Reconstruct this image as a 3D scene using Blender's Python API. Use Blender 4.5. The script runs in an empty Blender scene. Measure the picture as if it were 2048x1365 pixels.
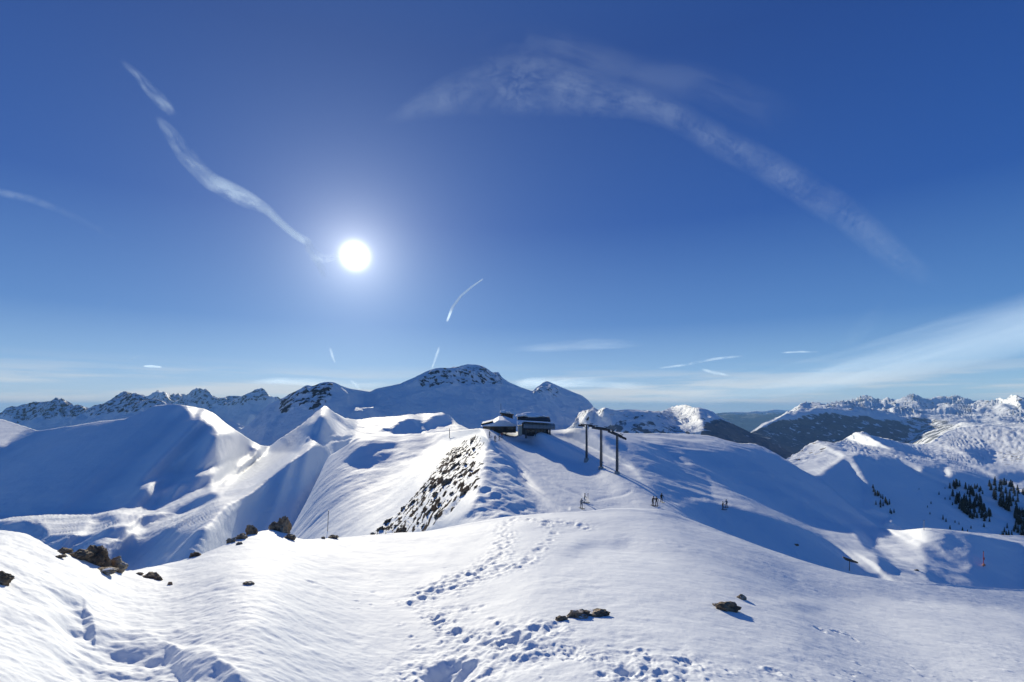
import bpy, bmesh, math, random
import numpy as np
from mathutils import Vector, Matrix, noise as mnoise
random.seed(7); rng = np.random.default_rng(11)
sc = bpy.context.scene
col = sc.collection
# ------------------------------------------------------------------ camera
F = 1024.0            # focal length in photo pixels (photo 2048 wide): 90 degree lens
HY = 815.0            # eye level row
EYE = 1.7
HAZE = 2.2e-5
cam = bpy.data.cameras.new('camera'); co = bpy.data.objects.new('camera', cam); col.objects.link(co)
co.location = (0, 0, EYE); co.rotation_euler = (math.pi/2, 0, 0)
cam.sensor_width = 36; cam.lens = 18.0
cam.shift_y = (HY-682.5)/2048.0
cam.clip_start = 0.1; cam.clip_end = 300000
sc.camera = co
# ------------------------------------------------------------------ light and sky
SUNV = Vector(((710-1024)/F, 1.0, (HY-512)/F)).normalized()
SUN_EL = math.asin(SUNV.z); SUN_AZ = math.atan2(SUNV.x, SUNV.y)
sl = bpy.data.lights.new('sun', 'SUN'); sl.energy = 5.0; sl.angle = math.radians(0.5); sl.color = (1.0, 0.915, 0.71)
so = bpy.data.objects.new('sun', sl); col.objects.link(so); so.location = (0, 0, 50)
so.rotation_euler = SUNV.to_track_quat('Z', 'Y').to_euler()
sc.view_settings.view_transform = 'Standard'; sc.view_settings.look = 'None'
sc.view_settings.exposure = 0.33; sc.view_settings.gamma = 1.0

class NT:
    """small helper for building node trees"""
    def __init__(s, tree): s.t = tree; s.n = tree.nodes; s.l = tree.links
    def new(s, typ, ins=None, **kw):
        nd = s.n.new(typ)
        for k, v in kw.items(): setattr(nd, k, v)
        if ins:
            for k, v in ins.items(): s.set(nd.inputs[k], v)
        return nd
    def set(s, inp, v):
        if isinstance(v, bpy.types.NodeSocket): s.l.new(v, inp)
        else:
            try: inp.default_value = v
            except Exception: inp.default_value = tuple(v)
    def m(s, op, a, b=None, c=None, clamp=False):
        nd = s.n.new('ShaderNodeMath'); nd.operation = op; nd.use_clamp = clamp
        s.set(nd.inputs[0], a)
        if b is not None: s.set(nd.inputs[1], b)
        if c is not None: s.set(nd.inputs[2], c)
        return nd.outputs[0]
    def mr(s, v, a, b, c=0.0, d=1.0, smooth=True):
        nd = s.n.new('ShaderNodeMapRange'); nd.interpolation_type = 'SMOOTHSTEP' if smooth else 'LINEAR'
        for i, x in enumerate((v, a, b, c, d)): s.set(nd.inputs[i], x)
        return nd.outputs[0]
    def mix(s, f, a, b, mode='MIX'):
        nd = s.n.new('ShaderNodeMix'); nd.data_type = 'RGBA'; nd.blend_type = mode
        s.set(nd.inputs[0], f); s.set(nd.inputs[6], a); s.set(nd.inputs[7], b)
        return nd.outputs[2]

def build_world():
    w = bpy.data.worlds.new('World'); sc.world = w; w.use_nodes = True
    T = NT(w.node_tree); w.node_tree.nodes.clear()
    sky = T.new('ShaderNodeTexSky'); sky.sky_type = 'NISHITA'; sky.sun_disc = False
    sky.sun_elevation = SUN_EL; sky.sun_rotation = SUN_AZ
    sky.altitude = 2500; sky.air_density = 1.0; sky.dust_density = 0.5; sky.ozone_density = 3.0
    tc = T.new('ShaderNodeTexCoord')
    nrm = T.new('ShaderNodeVectorMath', {0: tc.outputs['Generated']}, operation='NORMALIZE').outputs[0]
    sx = T.new('ShaderNodeSeparateXYZ', {0: nrm})
    dot = T.new('ShaderNodeVectorMath', {0: nrm, 1: tuple(SUNV)}, operation='DOT_PRODUCT').outputs['Value']
    ang = T.m('ARCCOSINE', T.m('MINIMUM', dot, 1.0))           # angle from the sun, radians
    el = T.m('ARCSINE', sx.outputs[2])
    # deep alpine blue that pales towards the horizon and towards the sun
    cr = T.new('ShaderNodeValToRGB', {0: T.mr(el, 0.0, 1.2, smooth=False)}); e = cr.color_ramp.elements
    stops = SKY_STOPS
    e[0].position, e[0].color = stops[0]; e[1].position, e[1].color = stops[-1]
    for p, c in stops[1:-1]:
        k = e.new(p); k.color = c
    base = cr.outputs[0]
    nish = T.mix(1.0, sky.outputs[0], (0.07, 0.075, 0.08, 1), 'MULTIPLY')
    base = T.mix(0.22, base, nish)
    # sky away from the sun, mostly unseen, brightened blue-green to lift shadow colour
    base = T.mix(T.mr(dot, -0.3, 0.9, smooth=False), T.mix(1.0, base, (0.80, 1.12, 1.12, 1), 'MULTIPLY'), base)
    # wide aureole
    wide = T.m('POWER', 2.718, T.m('MULTIPLY', ang, -4.6))
    base = T.mix(1.0, base, T.mix(wide, (0, 0, 0, 1), (0.10, 0.13, 0.14, 1)), 'ADD')
    mid = T.m('POWER', 2.718, T.m('MULTIPLY', ang, -12.0))
    base = T.mix(1.0, base, T.mix(mid, (0, 0, 0, 1), (0.24, 0.25, 0.25, 1)), 'ADD')
    near = T.m('POWER', 2.718, T.m('MULTIPLY', T.m('MAXIMUM', T.m('SUBTRACT', ang, 0.0), 0), -26.0))
    base = T.mix(1.0, base, T.mix(near, (0, 0, 0, 1), (0.62, 0.62, 0.62, 1)), 'ADD')
    core = T.m('POWER', 2.718, T.m('MULTIPLY', T.m('POWER', T.m('DIVIDE', ang, 0.0160), 2.0), -1.0))
    base = T.mix(1.0, base, T.mix(core, (0, 0, 0, 1), (5.0, 4.9, 4.7, 1)), 'ADD')
    # thin pale cloud low over the horizon, streaked level
    az = T.m('ARCTAN2', sx.outputs[0], sx.outputs[1])
    cv = T.new('ShaderNodeCombineXYZ', {0: T.m('MULTIPLY', az, 3.0), 1: T.m('MULTIPLY', el, 42.0), 2: 3.7}).outputs[0]
    nz = T.new('ShaderNodeTexNoise', {'Vector': cv, 'Scale': 1.3, 'Detail': 7.0, 'Roughness': 0.55}).outputs[0]
    band = T.m('MULTIPLY', T.mr(el, -0.02, 0.008), T.mr(el, 0.012, 0.09, 1.0, 0.0))
    cl = T.m('MULTIPLY', T.mr(nz, 0.40, 0.62), band)
    base = T.mix(T.m('MULTIPLY', cl, 0.8), base, (0.78, 0.80, 0.80, 1))
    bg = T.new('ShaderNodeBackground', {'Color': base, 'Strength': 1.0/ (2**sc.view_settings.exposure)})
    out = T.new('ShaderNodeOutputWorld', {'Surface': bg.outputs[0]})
def S(r, g, b):
    f = lambda c: (c/255/12.92 if c/255 <= .04045 else ((c/255+.055)/1.055)**2.4)
    return (f(r), f(g), f(b), 1)
SKY_STOPS = [(0.0, S(196,214,230)), (0.05, S(146,184,226)), (0.13, S(86,132,198)), (0.28, S(38,84,167)), (0.5, S(30,68,145)), (0.75, S(38,80,152)), (1.0, S(42,88,160))]  # last two stops lie above the frame, raised to brighten shaded snow
build_world()

# ------------------------------------------------------------------ object helpers
def link(o, parent=None):
    col.objects.link(o)
    if parent: o.parent = parent
    return o
def tag(o, label=None, cat=None, group=None, kind=None):
    if label: o['label'] = label
    if cat: o['category'] = cat
    if group: o['group'] = group
    if kind: o['kind'] = kind
    return o
def empty(name, loc, label, cat, group=None, rz=0, sc_=1):
    o = bpy.data.objects.new(name, None); link(o); o.location = loc; o.rotation_euler = (0, 0, rz)
    o.scale = (sc_,)*3; o.empty_display_size = 0.3
    return tag(o, label, cat, group)
def mesh_obj(name, bm, mat, parent=None, smooth=False):
    me = bpy.data.meshes.new(name); bm.normal_update(); bm.to_mesh(me); bm.free()
    me.materials.append(mat)
    if smooth:
        for p in me.polygons: p.use_smooth = True
    return link(bpy.data.objects.new(name, me), parent)
def box(bm, c, s, rot=None, bev=0):
    r = bmesh.ops.create_cube(bm, size=1.0); vs = r['verts']
    M = Matrix.Translation(c) @ (rot or Matrix.Identity(4)) @ Matrix.Diagonal((*s, 1))
    bmesh.ops.transform(bm, matrix=M, verts=vs)
    if bev:
        es = list({e for v in vs for e in v.link_edges})
        bmesh.ops.bevel(bm, geom=es, offset=bev, segments=1, affect='EDGES')
def tube(bm, pts, rad, n=8, caps=True):
    """tube through points; rad a number or list"""
    pts = [Vector(p) for p in pts]; rings = []
    for i, p in enumerate(pts):
        d = (pts[min(i+1, len(pts)-1)]-pts[max(i-1, 0)]).normalized()
        up = Vector((0, 0, 1)) if abs(d.z) < .9 else Vector((1, 0, 0))
        u = d.cross(up).normalized(); v = d.cross(u)
        r = rad[i] if isinstance(rad, (list, tuple)) else rad
        rings.append([bm.verts.new(p+(u*math.cos(2*math.pi*k/n)+v*math.sin(2*math.pi*k/n))*r) for k in range(n)])
    for a, b in zip(rings, rings[1:]):
        for k in range(n): bm.faces.new((a[k], a[(k+1) % n], b[(k+1) % n], b[k]))
    if caps:
        bm.faces.new(rings[0]); bm.faces.new(list(reversed(rings[-1])))

# ------------------------------------------------------------------ numeric noise
def _hash(ix, iy, s):
    n = (ix.astype(np.int64)*374761393 + iy.astype(np.int64)*668265263 + s*1274126177) & 0xffffffff
    n = ((n ^ (n >> 13))*1274126177) & 0xffffffff
    n = (n ^ (n >> 16)) & 0xffffffff
    return n/4294967295.0*2*math.pi
def gnoise(x, y, s=0):
    x0 = np.floor(x); y0 = np.floor(y); fx = x-x0; fy = y-y0
    u = fx*fx*fx*(fx*(fx*6-15)+10); v = fy*fy*fy*(fy*(fy*6-15)+10)
    def g(i, j):
        a = _hash(x0+i, y0+j, s); return np.cos(a)*(fx-i)+np.sin(a)*(fy-j)
    return (g(0,0)*(1-u)+g(1,0)*u)*(1-v)+(g(0,1)*(1-u)+g(1,1)*u)*v
def fbm(x, y, octv=5, s=0, rough=.5):
    t = 0; a = 1
    for i in range(octv):
        t = t+a*gnoise(x*2**i+17.3*i, y*2**i-9.1*i, s+i); a *= rough
    return t
def ridged(x, y, octv=5, s=0, rough=.55):
    t = 0; a = 1
    for i in range(octv):
        t = t+a*(0.5-np.abs(gnoise(x*2**i+7.7*i, y*2**i+3.1*i, s+i))*1.6); a *= rough
    return t
def sstep(a, b, x):
    t = np.clip((x-a)/(b-a), 0, 1); return t*t*(3-2*t)
def inpoly(px, py, poly):
    c = np.zeros(px.shape, bool); n = len(poly); j = n-1
    for i in range(n):
        xi, yi = poly[i]; xj, yj = poly[j]
        if yi != yj:
            c ^= ((yi > py) != (yj > py)) & (px < (xj-xi)*(py-yi)/(yj-yi)+xi)
        j = i
    return c
def tps(pts):
    """thin plate interpolation of ln(depth) over photo position"""
    P = np.array(pts, float); X = P[:, :2]/400.; V = np.log(P[:, 2]); n = len(P)
    def U(r2): return np.where(r2 > 1e-12, r2*np.log(r2+1e-12), 0)
    K = U(((X[:, None]-X[None])**2).sum(-1))+np.eye(n)*0.02
    Q = np.c_[np.ones(n), X]; M = np.block([[K, Q], [Q.T, np.zeros((3, 3))]])
    w = np.linalg.solve(M, np.r_[V, 0, 0, 0])
    def f(px, py):
        x = np.stack([px.ravel(), py.ravel()], 1)/400.
        k = U(((x[:, None]-X[None])**2).sum(-1))
        return (k@w[:n]+np.c_[np.ones(len(x)), x]@w[n:]).reshape(px.shape)
    return f

# ------------------------------------------------------------------ terrain
# Each body of ground is a relief: rows from its foot to its crest, solved so that
# every slope has the steepness it has in the photograph against the low sun, then
# roughened, given a far side behind the crest, and lit only by the lamp and the sky.
AS = SUNV.x/SUNV.y; TS = -SUNV.z/SUNV.y
class Land: pass
def smo(y, k):
    if k < 1: return y
    w = np.hanning(2*k+1); w /= w.sum()
    return np.convolve(np.pad(y, k, mode='edge'), w, 'valid')
def solve(top, bot, prior, default, polys, x0, x1, step=8, nv=44, wprior=.05, wlat=.05, wsm=.6, iters=700, vpow=1.0, curv=1.0, sm=30):
    nu = int((x1-x0)/step)+1; px = np.linspace(x0, x1, nu)
    tp = smo(np.interp(px, *zip(*top)), int(sm/step)); bt = smo(np.interp(px, *zip(*bot)), int(40/step)); bt = np.maximum(bt, tp+12)
    v = np.linspace(0, 1, nv)**vpow
    PX = np.repeat(px[:, None], nv, 1); PY = tp[:, None]+(bt-tp)[:, None]*v[None]
    A = (PX-1024)/F; T = (PY-HY)/F
    s = np.full(PX.shape, float(default)); acc = np.zeros_like(s)
    J = [(-.25, -.25), (.25, -.25), (-.25, .25), (.25, .25)]
    dy = (bt-tp)[:, None]/nv
    for val, poly in polys:
        m = sum(inpoly(PX+jx*step, PY+jy*dy, poly) for jx, jy in J)/4.
        s = s*(1-m)+val*m
    R0 = -tps(prior)(PX, PY)                       # r = -ln depth
    N = nu*nv; idx = np.arange(N).reshape(nu, nv)
    du = (A[1, 0]-A[0, 0])
    rows_i, rows_j, rows_v, rhs = [], [], [], []; nr = 0
    def add(js, vs, b):
        nonlocal nr
        k = b.size; ids = np.arange(nr, nr+k)
        for j, w in zip(js, vs):
            rows_i.append(ids); rows_j.append(j.ravel()); rows_v.append(np.broadcast_to(w, b.shape).ravel())
        rhs.append(b.ravel()); nr += k
    # sun-facing equation on cells
    i00 = idx[:-1, :-1]; i10 = idx[1:, :-1]; i01 = idx[:-1, 1:]; i11 = idx[1:, 1:]
    cm = lambda Z: (Z[:-1, :-1]+Z[1:, :-1]+Z[:-1, 1:]+Z[1:, 1:])/4
    a = cm(A); t = cm(T); sl_ = cm(s)
    Tv = (T[:-1, 1:]-T[:-1, :-1]+T[1:, 1:]-T[1:, :-1])/2
    Tu = (T[1:, :-1]-T[:-1, :-1]+T[1:, 1:]-T[:-1, 1:])/2
    # r_t = rv/Tv ; r_a = (ru - rv*Tu/Tv)/du
    ca = (a-AS); ct = (t-TS)
    cu = ca/du; cvv = ct/Tv-ca*Tu/Tv/du
    ts = np.maximum(t+sl_, .05)
    Ft = (-TS-sl_)/ts
    w = np.minimum(ts, 1.0)*3
    add([i00, i10, i01, i11], [w*(-cu-cvv)/2, w*(cu-cvv)/2, w*(-cu+cvv)/2, w*(cu+cvv)/2], w*(Ft+1))
    # lateral: prefer the prior's sideways change
    ru0 = (R0[1:, :-1]-R0[:-1, :-1]+R0[1:, 1:]-R0[:-1, 1:])/2; rv0 = (R0[:-1, 1:]-R0[:-1, :-1]+R0[1:, 1:]-R0[1:, :-1])/2
    wl = wlat/du; q = Tu/Tv
    add([i00, i10, i01, i11], [wl*(-1+q)/2, wl*(1+q)/2, wl*(-1-q)/2, wl*(1-q)/2], wl*(ru0-rv0*q))
    add([idx], [wprior], wprior*R0)
    # smoothness
    ws = wsm
    dev = lambda Z: Z
    add([idx[:-2], idx[1:-1], idx[2:]], [ws, -2*ws, ws], ws*(R0[:-2]-2*R0[1:-1]+R0[2:]))
    add([idx[:, :-2], idx[:, 1:-1], idx[:, 2:]], [ws, -2*ws, ws], 0*R0[:, 2:])
    I = np.concatenate(rows_i); Jc = np.concatenate(rows_j); V = np.concatenate(rows_v); b = np.concatenate(rhs)
    Am = lambda x: np.bincount(I, V*x[Jc], nr)
    At = lambda y: np.bincount(Jc, V*y[I], N)
    D = np.bincount(Jc, V*V, N)
    x = R0.ravel().copy(); r = At(b-Am(x)); z = r/D; p = z.copy(); rz = r@z
    for _ in range(iters):
        Ap = At(Am(p)); al = rz/(p@Ap); x += al*p; r -= al*Ap; z = r/D; rn = r@z; p = z+rn/rz*p; rz = rn
    return px, tp, bt, v, x.reshape(nu, nv)
def cubic(Z, fi, axis):
    Z = np.moveaxis(Z, axis, 0); n = Z.shape[0]
    i = np.clip(np.floor(fi).astype(int), 0, n-2); f = fi-i
    g = lambda k: Z[np.clip(i+k, 0, n-1)]
    f = f.reshape(-1, *([1]*(Z.ndim-1)))
    w0 = (1-f)**3/6; w1 = (3*f**3-6*f**2+4)/6; w2 = (-3*f**3+3*f**2+3*f+1)/6; w3 = f**3/6
    out = g(-1)*w0+g(0)*w1+g(1)*w2+g(2)*w3
    return np.moveaxis(out, 0, axis)
LANDS = {}
def land(name, top, bot, prior, default, polys, mat, x0, x1, fine=(3, 120), disp=None, attrs=None, back=None, tsm=5, **kw):
    px, tp, bt, v, R = solve(top, bot, prior, default, polys, x0, x1, **kw)
    nu = int((x1-x0)/fine[0])+1; nv = fine[1]
    fx = np.linspace(x0, x1, nu); fi = (fx-x0)/(x1-x0)*(len(px)-1)
    fv = np.linspace(0, 1, nv)
    R = cubic(R, fi, 0)
    stp = np.interp(fx, px, tp); sbt = np.interp(fx, px, bt)
    ftp = smo(np.interp(fx, *zip(*top)), int(round(tsm/fine[0]))); fbt = np.maximum(smo(np.interp(fx, *zip(*bot)), int(40/fine[0])), ftp+12)
    PX = np.repeat(fx[:, None], nv, 1); PY = ftp[:, None]+(fbt-ftp)[:, None]*fv[None]
    V = (PY-stp[:, None])/(sbt-stp)[:, None]*(len(v)-1); j = np.clip(np.floor(V).astype(int), 0, len(v)-2); f = np.clip(V-j, -2, 2); ov = np.minimum(f, 0); f = np.clip(f, 0, 1)
    I_ = np.arange(nu)[:, None]; g = lambda k: R[I_, np.clip(j+k, 0, len(v)-1)]
    R = g(-1)*(1-f)**3/6+g(0)*(3*f**3-6*f**2+4)/6+g(1)*(-3*f**3+3*f**2+3*f+1)/6+g(2)*f**3/6+ov*(g(1)-g(0))
    lim = 1e-3; base_ = np.arange(nv)*lim
    R2 = -np.maximum.accumulate((-R+base_)[:, ::-1], 1)[:, ::-1]+base_
    print(name, 'rows held back', int((np.abs(R2-R) > 1e-4).sum()), 'of', R.size)
    dR = R2-R; kk = np.hanning(19); kk /= kk.sum()
    dR = np.stack([np.convolve(np.pad(dR[:, j_], 9, mode='edge'), kk, 'valid') for j_ in range(dR.shape[1])], 1); R = R+dR
    D = np.exp(-R); A = (PX-1024)/F; T = (PY-HY)/F
    X = A*D; Y = D; Z = EYE-T*D
    at = {}
    for an, lst in (attrs or {}).items():
        m = np.zeros(PX.shape)
        for val, poly in lst: m = np.where(inpoly(PX, PY, poly), val, m)
        for _ in range(2):
            m[1:-1] = (m[:-2]+m[1:-1]*2+m[2:])/4; m[:, 1:-1] = (m[:, :-2]+m[:, 1:-1]*2+m[:, 2:])/4
        at[an] = m
    if disp is not None: Z = Z+disp(X, Y, PX, PY, at)
    L = Land(); L.PX, L.PY, L.X, L.Y, L.Z = PX, PY, X, Y, Z; L.fx = fx; LANDS[name] = L
    # the far side, falling away behind the crest
    c = back or dict(n=7, slope=.45, length=.25)
    bx, by, bz, ba = [], [], [], []
    x_, y_, z_ = X[:, 0], Y[:, 0], Z[:, 0]; px_ = x_; t0 = (EYE-z_)/y_
    for k in range(1, c['n']+1):
        f = (k/c['n'])**2*c['length']
        dd = y_*f; slope = np.maximum(t0, 0)+c['slope']*min(1, .35+.65*k/3)
        bx.append(x_*(1+f)); by.append(y_+dd); bz.append(z_-slope*dd)
    bx, by, bz = [np.array(q[::-1]).T for q in (bx, by, bz)]
    GX = np.concatenate([bx, X], 1); GY = np.concatenate([by, Y], 1); GZ = np.concatenate([bz, Z], 1)
    nb = c['n']; tot = nv+nb
    co_ = np.stack([GX, GY, GZ], -1).reshape(-1, 3)
    ii = np.arange(nu*tot).reshape(nu, tot)
    q = np.stack([ii[:-1, :-1], ii[:-1, 1:], ii[1:, 1:], ii[1:, :-1]], -1).reshape(-1, 4)
    me = bpy.data.meshes.new(name); nf = len(q)
    me.vertices.add(len(co_)); me.vertices.foreach_set('co', co_.astype(np.float32).ravel())
    me.loops.add(nf*4); me.loops.foreach_set('vertex_index', q.astype(np.int32).ravel())
    me.polygons.add(nf); me.polygons.foreach_set('loop_start', np.arange(0, nf*4, 4, dtype=np.int32))
    me.polygons.foreach_set('loop_total', np.full(nf, 4, np.int32)); me.polygons.foreach_set('use_smooth', np.ones(nf, bool))
    me.update(calc_edges=True); me.validate()
    for an in ('rock', 'forest'):
        m = at.get(an, np.zeros(PX.shape)); m = np.concatenate([np.repeat(m[:, :1], nb, 1), m], 1)
        a_ = me.attributes.new(an, 'FLOAT', 'POINT'); a_.data.foreach_set('value', m.astype(np.float32).ravel())
    me.materials.append(mat)
    o = link(bpy.data.objects.new(name, me)); o['kind'] = 'structure'
    L.obj = o
    return o
def surf(L, px, py):
    L = LANDS[L]; i = np.clip(np.searchsorted(L.fx, px), 1, len(L.fx)-1)
    if abs(L.fx[i-1]-px) < abs(L.fx[i]-px): i -= 1
    # apparent row of each point after roughening
    row = HY+(EYE-L.Z[i])/L.Y[i]*F
    j = np.argmin(np.abs(row-py))
    d = L.Y[i, j]
    return Vector(((px-1024)/F*d, d, L.Z[i, j]))

def snow_mat(name, scale, rockcol=(.055, .047, .040), rock2=(.10, .085, .07), forestcol=(.016, .026, .034), bump=.3, stretch=(1, 1, 1), rockscale=1.0, snowcol=(.79, .82, .855), bdist=None, rdet=5.0):
    m = bpy.data.materials.new(name); m.use_nodes = True; T = NT(m.node_tree)
    bs = T.n['Principled BSDF']; geo = T.new('ShaderNodeNewGeometry')
    pos = T.new('ShaderNodeMapping', {'Vector': geo.outputs['Position'], 'Scale': (stretch[0]/scale, stretch[1]/scale, stretch[2]/scale)}).outputs[0]
    n1 = T.new('ShaderNodeTexNoise', {'Vector': pos, 'Scale': 1.0, 'Detail': 9.0, 'Roughness': .62}).outputs[0]
    n2 = T.new('ShaderNodeTexNoise', {'Vector': pos, 'Scale': .27, 'Detail': 3.0}).outputs[0]
    n3 = T.new('ShaderNodeTexNoise', {'Vector': pos, 'Scale': 3.1*rockscale, 'Detail': rdet, 'Roughness': .6}).outputs[0]
    rk = T.new('ShaderNodeAttribute', attribute_name='rock').outputs['Fac']
    fo = T.new('ShaderNodeAttribute', attribute_name='forest').outputs['Fac']
    sn = T.mix(T.mr(n2, .35, .65), (snowcol[0]*.95, snowcol[1]*.955, snowcol[2]*.965, 1), (*snowcol, 1))
    rc = T.mix(T.mr(n1, .35, .68), (*rockcol, 1), (*rock2, 1))
    # rock shows where the painted likelihood beats the noise
    mk = T.mr(T.m('ADD', rk, T.m('MULTIPLY', T.m('SUBTRACT', n3, .5), 3.0)), .60, .72)
    mk = T.m('MULTIPLY', mk, T.mr(rk, .02, .12))
    c1 = T.mix(mk, sn, rc)
    mf = T.mr(T.m('ADD', fo, T.m('MULTIPLY', T.m('SUBTRACT', n3, .5), 2.4)), .45, .6)
    mf = T.m('MULTIPLY', T.m('MULTIPLY', mf, T.mr(fo, .02, .12)), .78)
    c2 = T.mix(mf, c1, (*forestcol, 1))
    T.set(bs.inputs['Base Color'], c2)
    T.set(bs.inputs['Roughness'], T.m('SUBTRACT', .85, T.m('MULTIPLY', n1, .2)))
    # old wind-packed snow throws low sun forward; bare rock and trees do not
    T.set(bs.inputs['Specular IOR Level'], T.m('MULTIPLY', T.m('SUBTRACT', .11, T.m('MULTIPLY', mk, .11)), T.m('SUBTRACT', 1.0, mf)))
    b = T.new('ShaderNodeBump', {'Strength': bump, 'Distance': bdist or scale*.25, 'Height': T.m('ADD', n1, T.m('MULTIPLY', mk, .3))})
    T.set(bs.inputs['Normal'], b.outputs[0])
    return m
#EOT
M_near = snow_mat('snow_foreground', .45, bump=.5, bdist=.05)
M_ridge = snow_mat('snow_ridge', 6., bump=.6, bdist=.7, rockscale=1.1, rdet=2.5, stretch=(1.0, .42, 1.0), rockcol=(.03, .026, .024), rock2=(.11, .09, .075))
M_valley = snow_mat('snow_valley', 40., bump=.6, bdist=5)
M_mount = snow_mat('snow_mountain', 200., bump=.9, bdist=50, rockscale=1.8, rockcol=(.05, .05, .055), rock2=(.12, .12, .12), stretch=(1, 1, .7))
M_far = snow_mat('snow_far_range', 500., bump=.9, bdist=120, rockscale=2.6, rockcol=(.07, .07, .075), rock2=(.14, .14, .14))
M_right = snow_mat('snow_right_hill', 45., bump=.35, bdist=6, rockcol=(.10, .075, .045), rock2=(.22, .18, .12))

# --- near snowfield
A_top = [(-260,1050),(0,1060),(60,1068),(110,1098),(180,1122),(240,1142),(330,1124),(400,1105),(450,1085),(500,1064),(555,1054),(600,1078),(730,1074),(850,1064),(930,1047),(1000,1035),(1060,1029),(1150,1026),(1250,1016),(1330,1018),(1400,1045),(1500,1085),(1600,1122),(1700,1150),(1800,1166),(2048,1178),(2300,1186)]
A_bot = [(-260,1460),(2300,1460)]
A_prior = [(-260,1050,9),(0,1060,11),(120,1100,13),(240,1142,17),(330,1124,24),(500,1064,32),(600,1078,34),(730,1074,38),(850,1064,42),(1040,1030,50),(1150,1028,56),(1250,1016,66),(1330,1018,68),(1400,1045,62),(1500,1085,54),(1700,1150,45),(1800,1166,43),(2048,1178,41),(2300,1186,40),
  (0,1200,7),(300,1200,11.5),(1040,1110,27),(1400,1110,34),(1600,1180,28),(2048,1230,20),(700,1150,22),(1000,1200,14.5),(1500,1200,17.5),(2000,1290,11),
  (0,1365,3.0),(500,1365,3.6),(1024,1365,4.2),(1600,1365,4.7),(2048,1365,4.8),(-260,1460,1.8),(1024,1460,2.9),(2300,1460,3.8),(500,1260,6.2),(1024,1270,7.8),(1600,1270,9.4)]
TRAIL = []
def foot(pts, n, spread, r):
    P = np.array(pts, float); seg = np.r_[0, np.cumsum(np.hypot(*np.diff(P, axis=0).T))]
    for k in range(n):
        q = (k+.5+rng.uniform(-.3, .3))/n*seg[-1]
        x = np.interp(q, seg, P[:, 0]); y = np.interp(q, seg, P[:, 1])
        sp = spread*((y-960)/180.)
        TRAIL.append((x+rng.normal()*sp, y+rng.normal()*sp*.28, r*(.54 if y < 1150 else .40)*rng.uniform(.55, 1.4), rng.uniform(.45, 1.0)))
foot([(1030,1036),(1012,1048),(998,1062),(1018,1072),(1008,1090),(1000,1110),(980,1128),(955,1142),(915,1155),(870,1178),(835,1203)], 95, 9, .17)
foot([(1030,1036),(1005,1056),(1014,1075),(1004,1100),(975,1130),(930,1150),(880,1172),(842,1200)], 90, 12, .12)
foot([(1085,1050),(1110,1065),(1098,1080),(1078,1098),(1056,1118),(1030,1134),(990,1145),(950,1160),(905,1180)], 34, 5, .19)
foot([(1050,1040),(1090,1046),(1140,1048),(1180,1058)], 16, 5, .20)
foot([(940,1190),(918,1212),(900,1240),(908,1262),(950,1280),(1010,1290)], 26, 16, .15)
foot([(860,1215),(900,1260),(960,1275)], 24, 28, .12)
foot([(1040,1310),(1100,1298),(1200,1308)], 42, 15, .06)
foot([(1230,1335),(1300,1325),(1360,1345)], 20, 22, .09)
foot([(1000,1330),(1200,1350),(1500,1340),(1900,1350),(2040,1340)], 80, 26, .05)
foot([(1630,1260),(1700,1266),(1720,1278)], 8, 2, .10)
foot([(560,1150),(760,1190),(860,1230)], 20, 60, .08)
TRAIL += [(x, y, r*.8, d*.75) for x, y, r, d in [(900,1352,.30,1.3),(862,1350,.22,1.0),(938,1344,.20,1.2),(880,1356,.25,1.0),(1020,1285,.22,1.3),(1040,1276,.18,1.1),(1080,1262,.16,.9),(1110,1254,.14,.8),(1005,1268,.14,.8),
  (1252,1342,.13,1.0),(1322,1352,.11,1.0),(1368,1326,.13,.7),(1060,1278,.12,.8),(1262,1350,.12,.9),(1545,1342,.09,1)]]
def carve(X, Y, Z, PX, PY):
    M = np.zeros_like(Z)
    for (x, y, r, dp) in TRAIL:
        i = int(np.argmin(np.abs(PX[:, 0]-x))); j = int(np.argmin(np.abs(PY[i]-y)))
        cx, cy = X[i, j], Y[i, j]
        w = int(5*r/max(abs(X[min(i+1, X.shape[0]-1), j]-X[i-1, j])/2, 1e-3))+2
        a0, a1 = max(0, i-w), min(X.shape[0], i+w)
        sx = X[a0:a1]; sy = Y[a0:a1]
        th = rng.uniform(-.5, .5); dx = (sx-cx)*math.cos(th)+(sy-cy)*math.sin(th); dy = -(sx-cx)*math.sin(th)+(sy-cy)*math.cos(th)
        q = ((dx/r)**2+(dy/(r*1.45))**2)*(1+.5*gnoise(sx/r*1.3, sy/r*1.3, 7))
        Z[a0:a1] += r*dp*(-.36*np.exp(-q**2.2)+.10*np.exp(-((np.sqrt(q)-1.35)/.35)**2))
        M[a0:a1] += np.exp(-q/7.)
    M = np.clip(M*.6, 0, 1)
    return Z+M*(.030*fbm(X/.16, Y/.2, 4, 201, .6)+.02*fbm(X/.5, Y/.5, 3, 211))
CORN = [(120,1190),(165,1222),(190,1262),(250,1282),(330,1298),(365,1322),(430,1335),(480,1372)]
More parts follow.
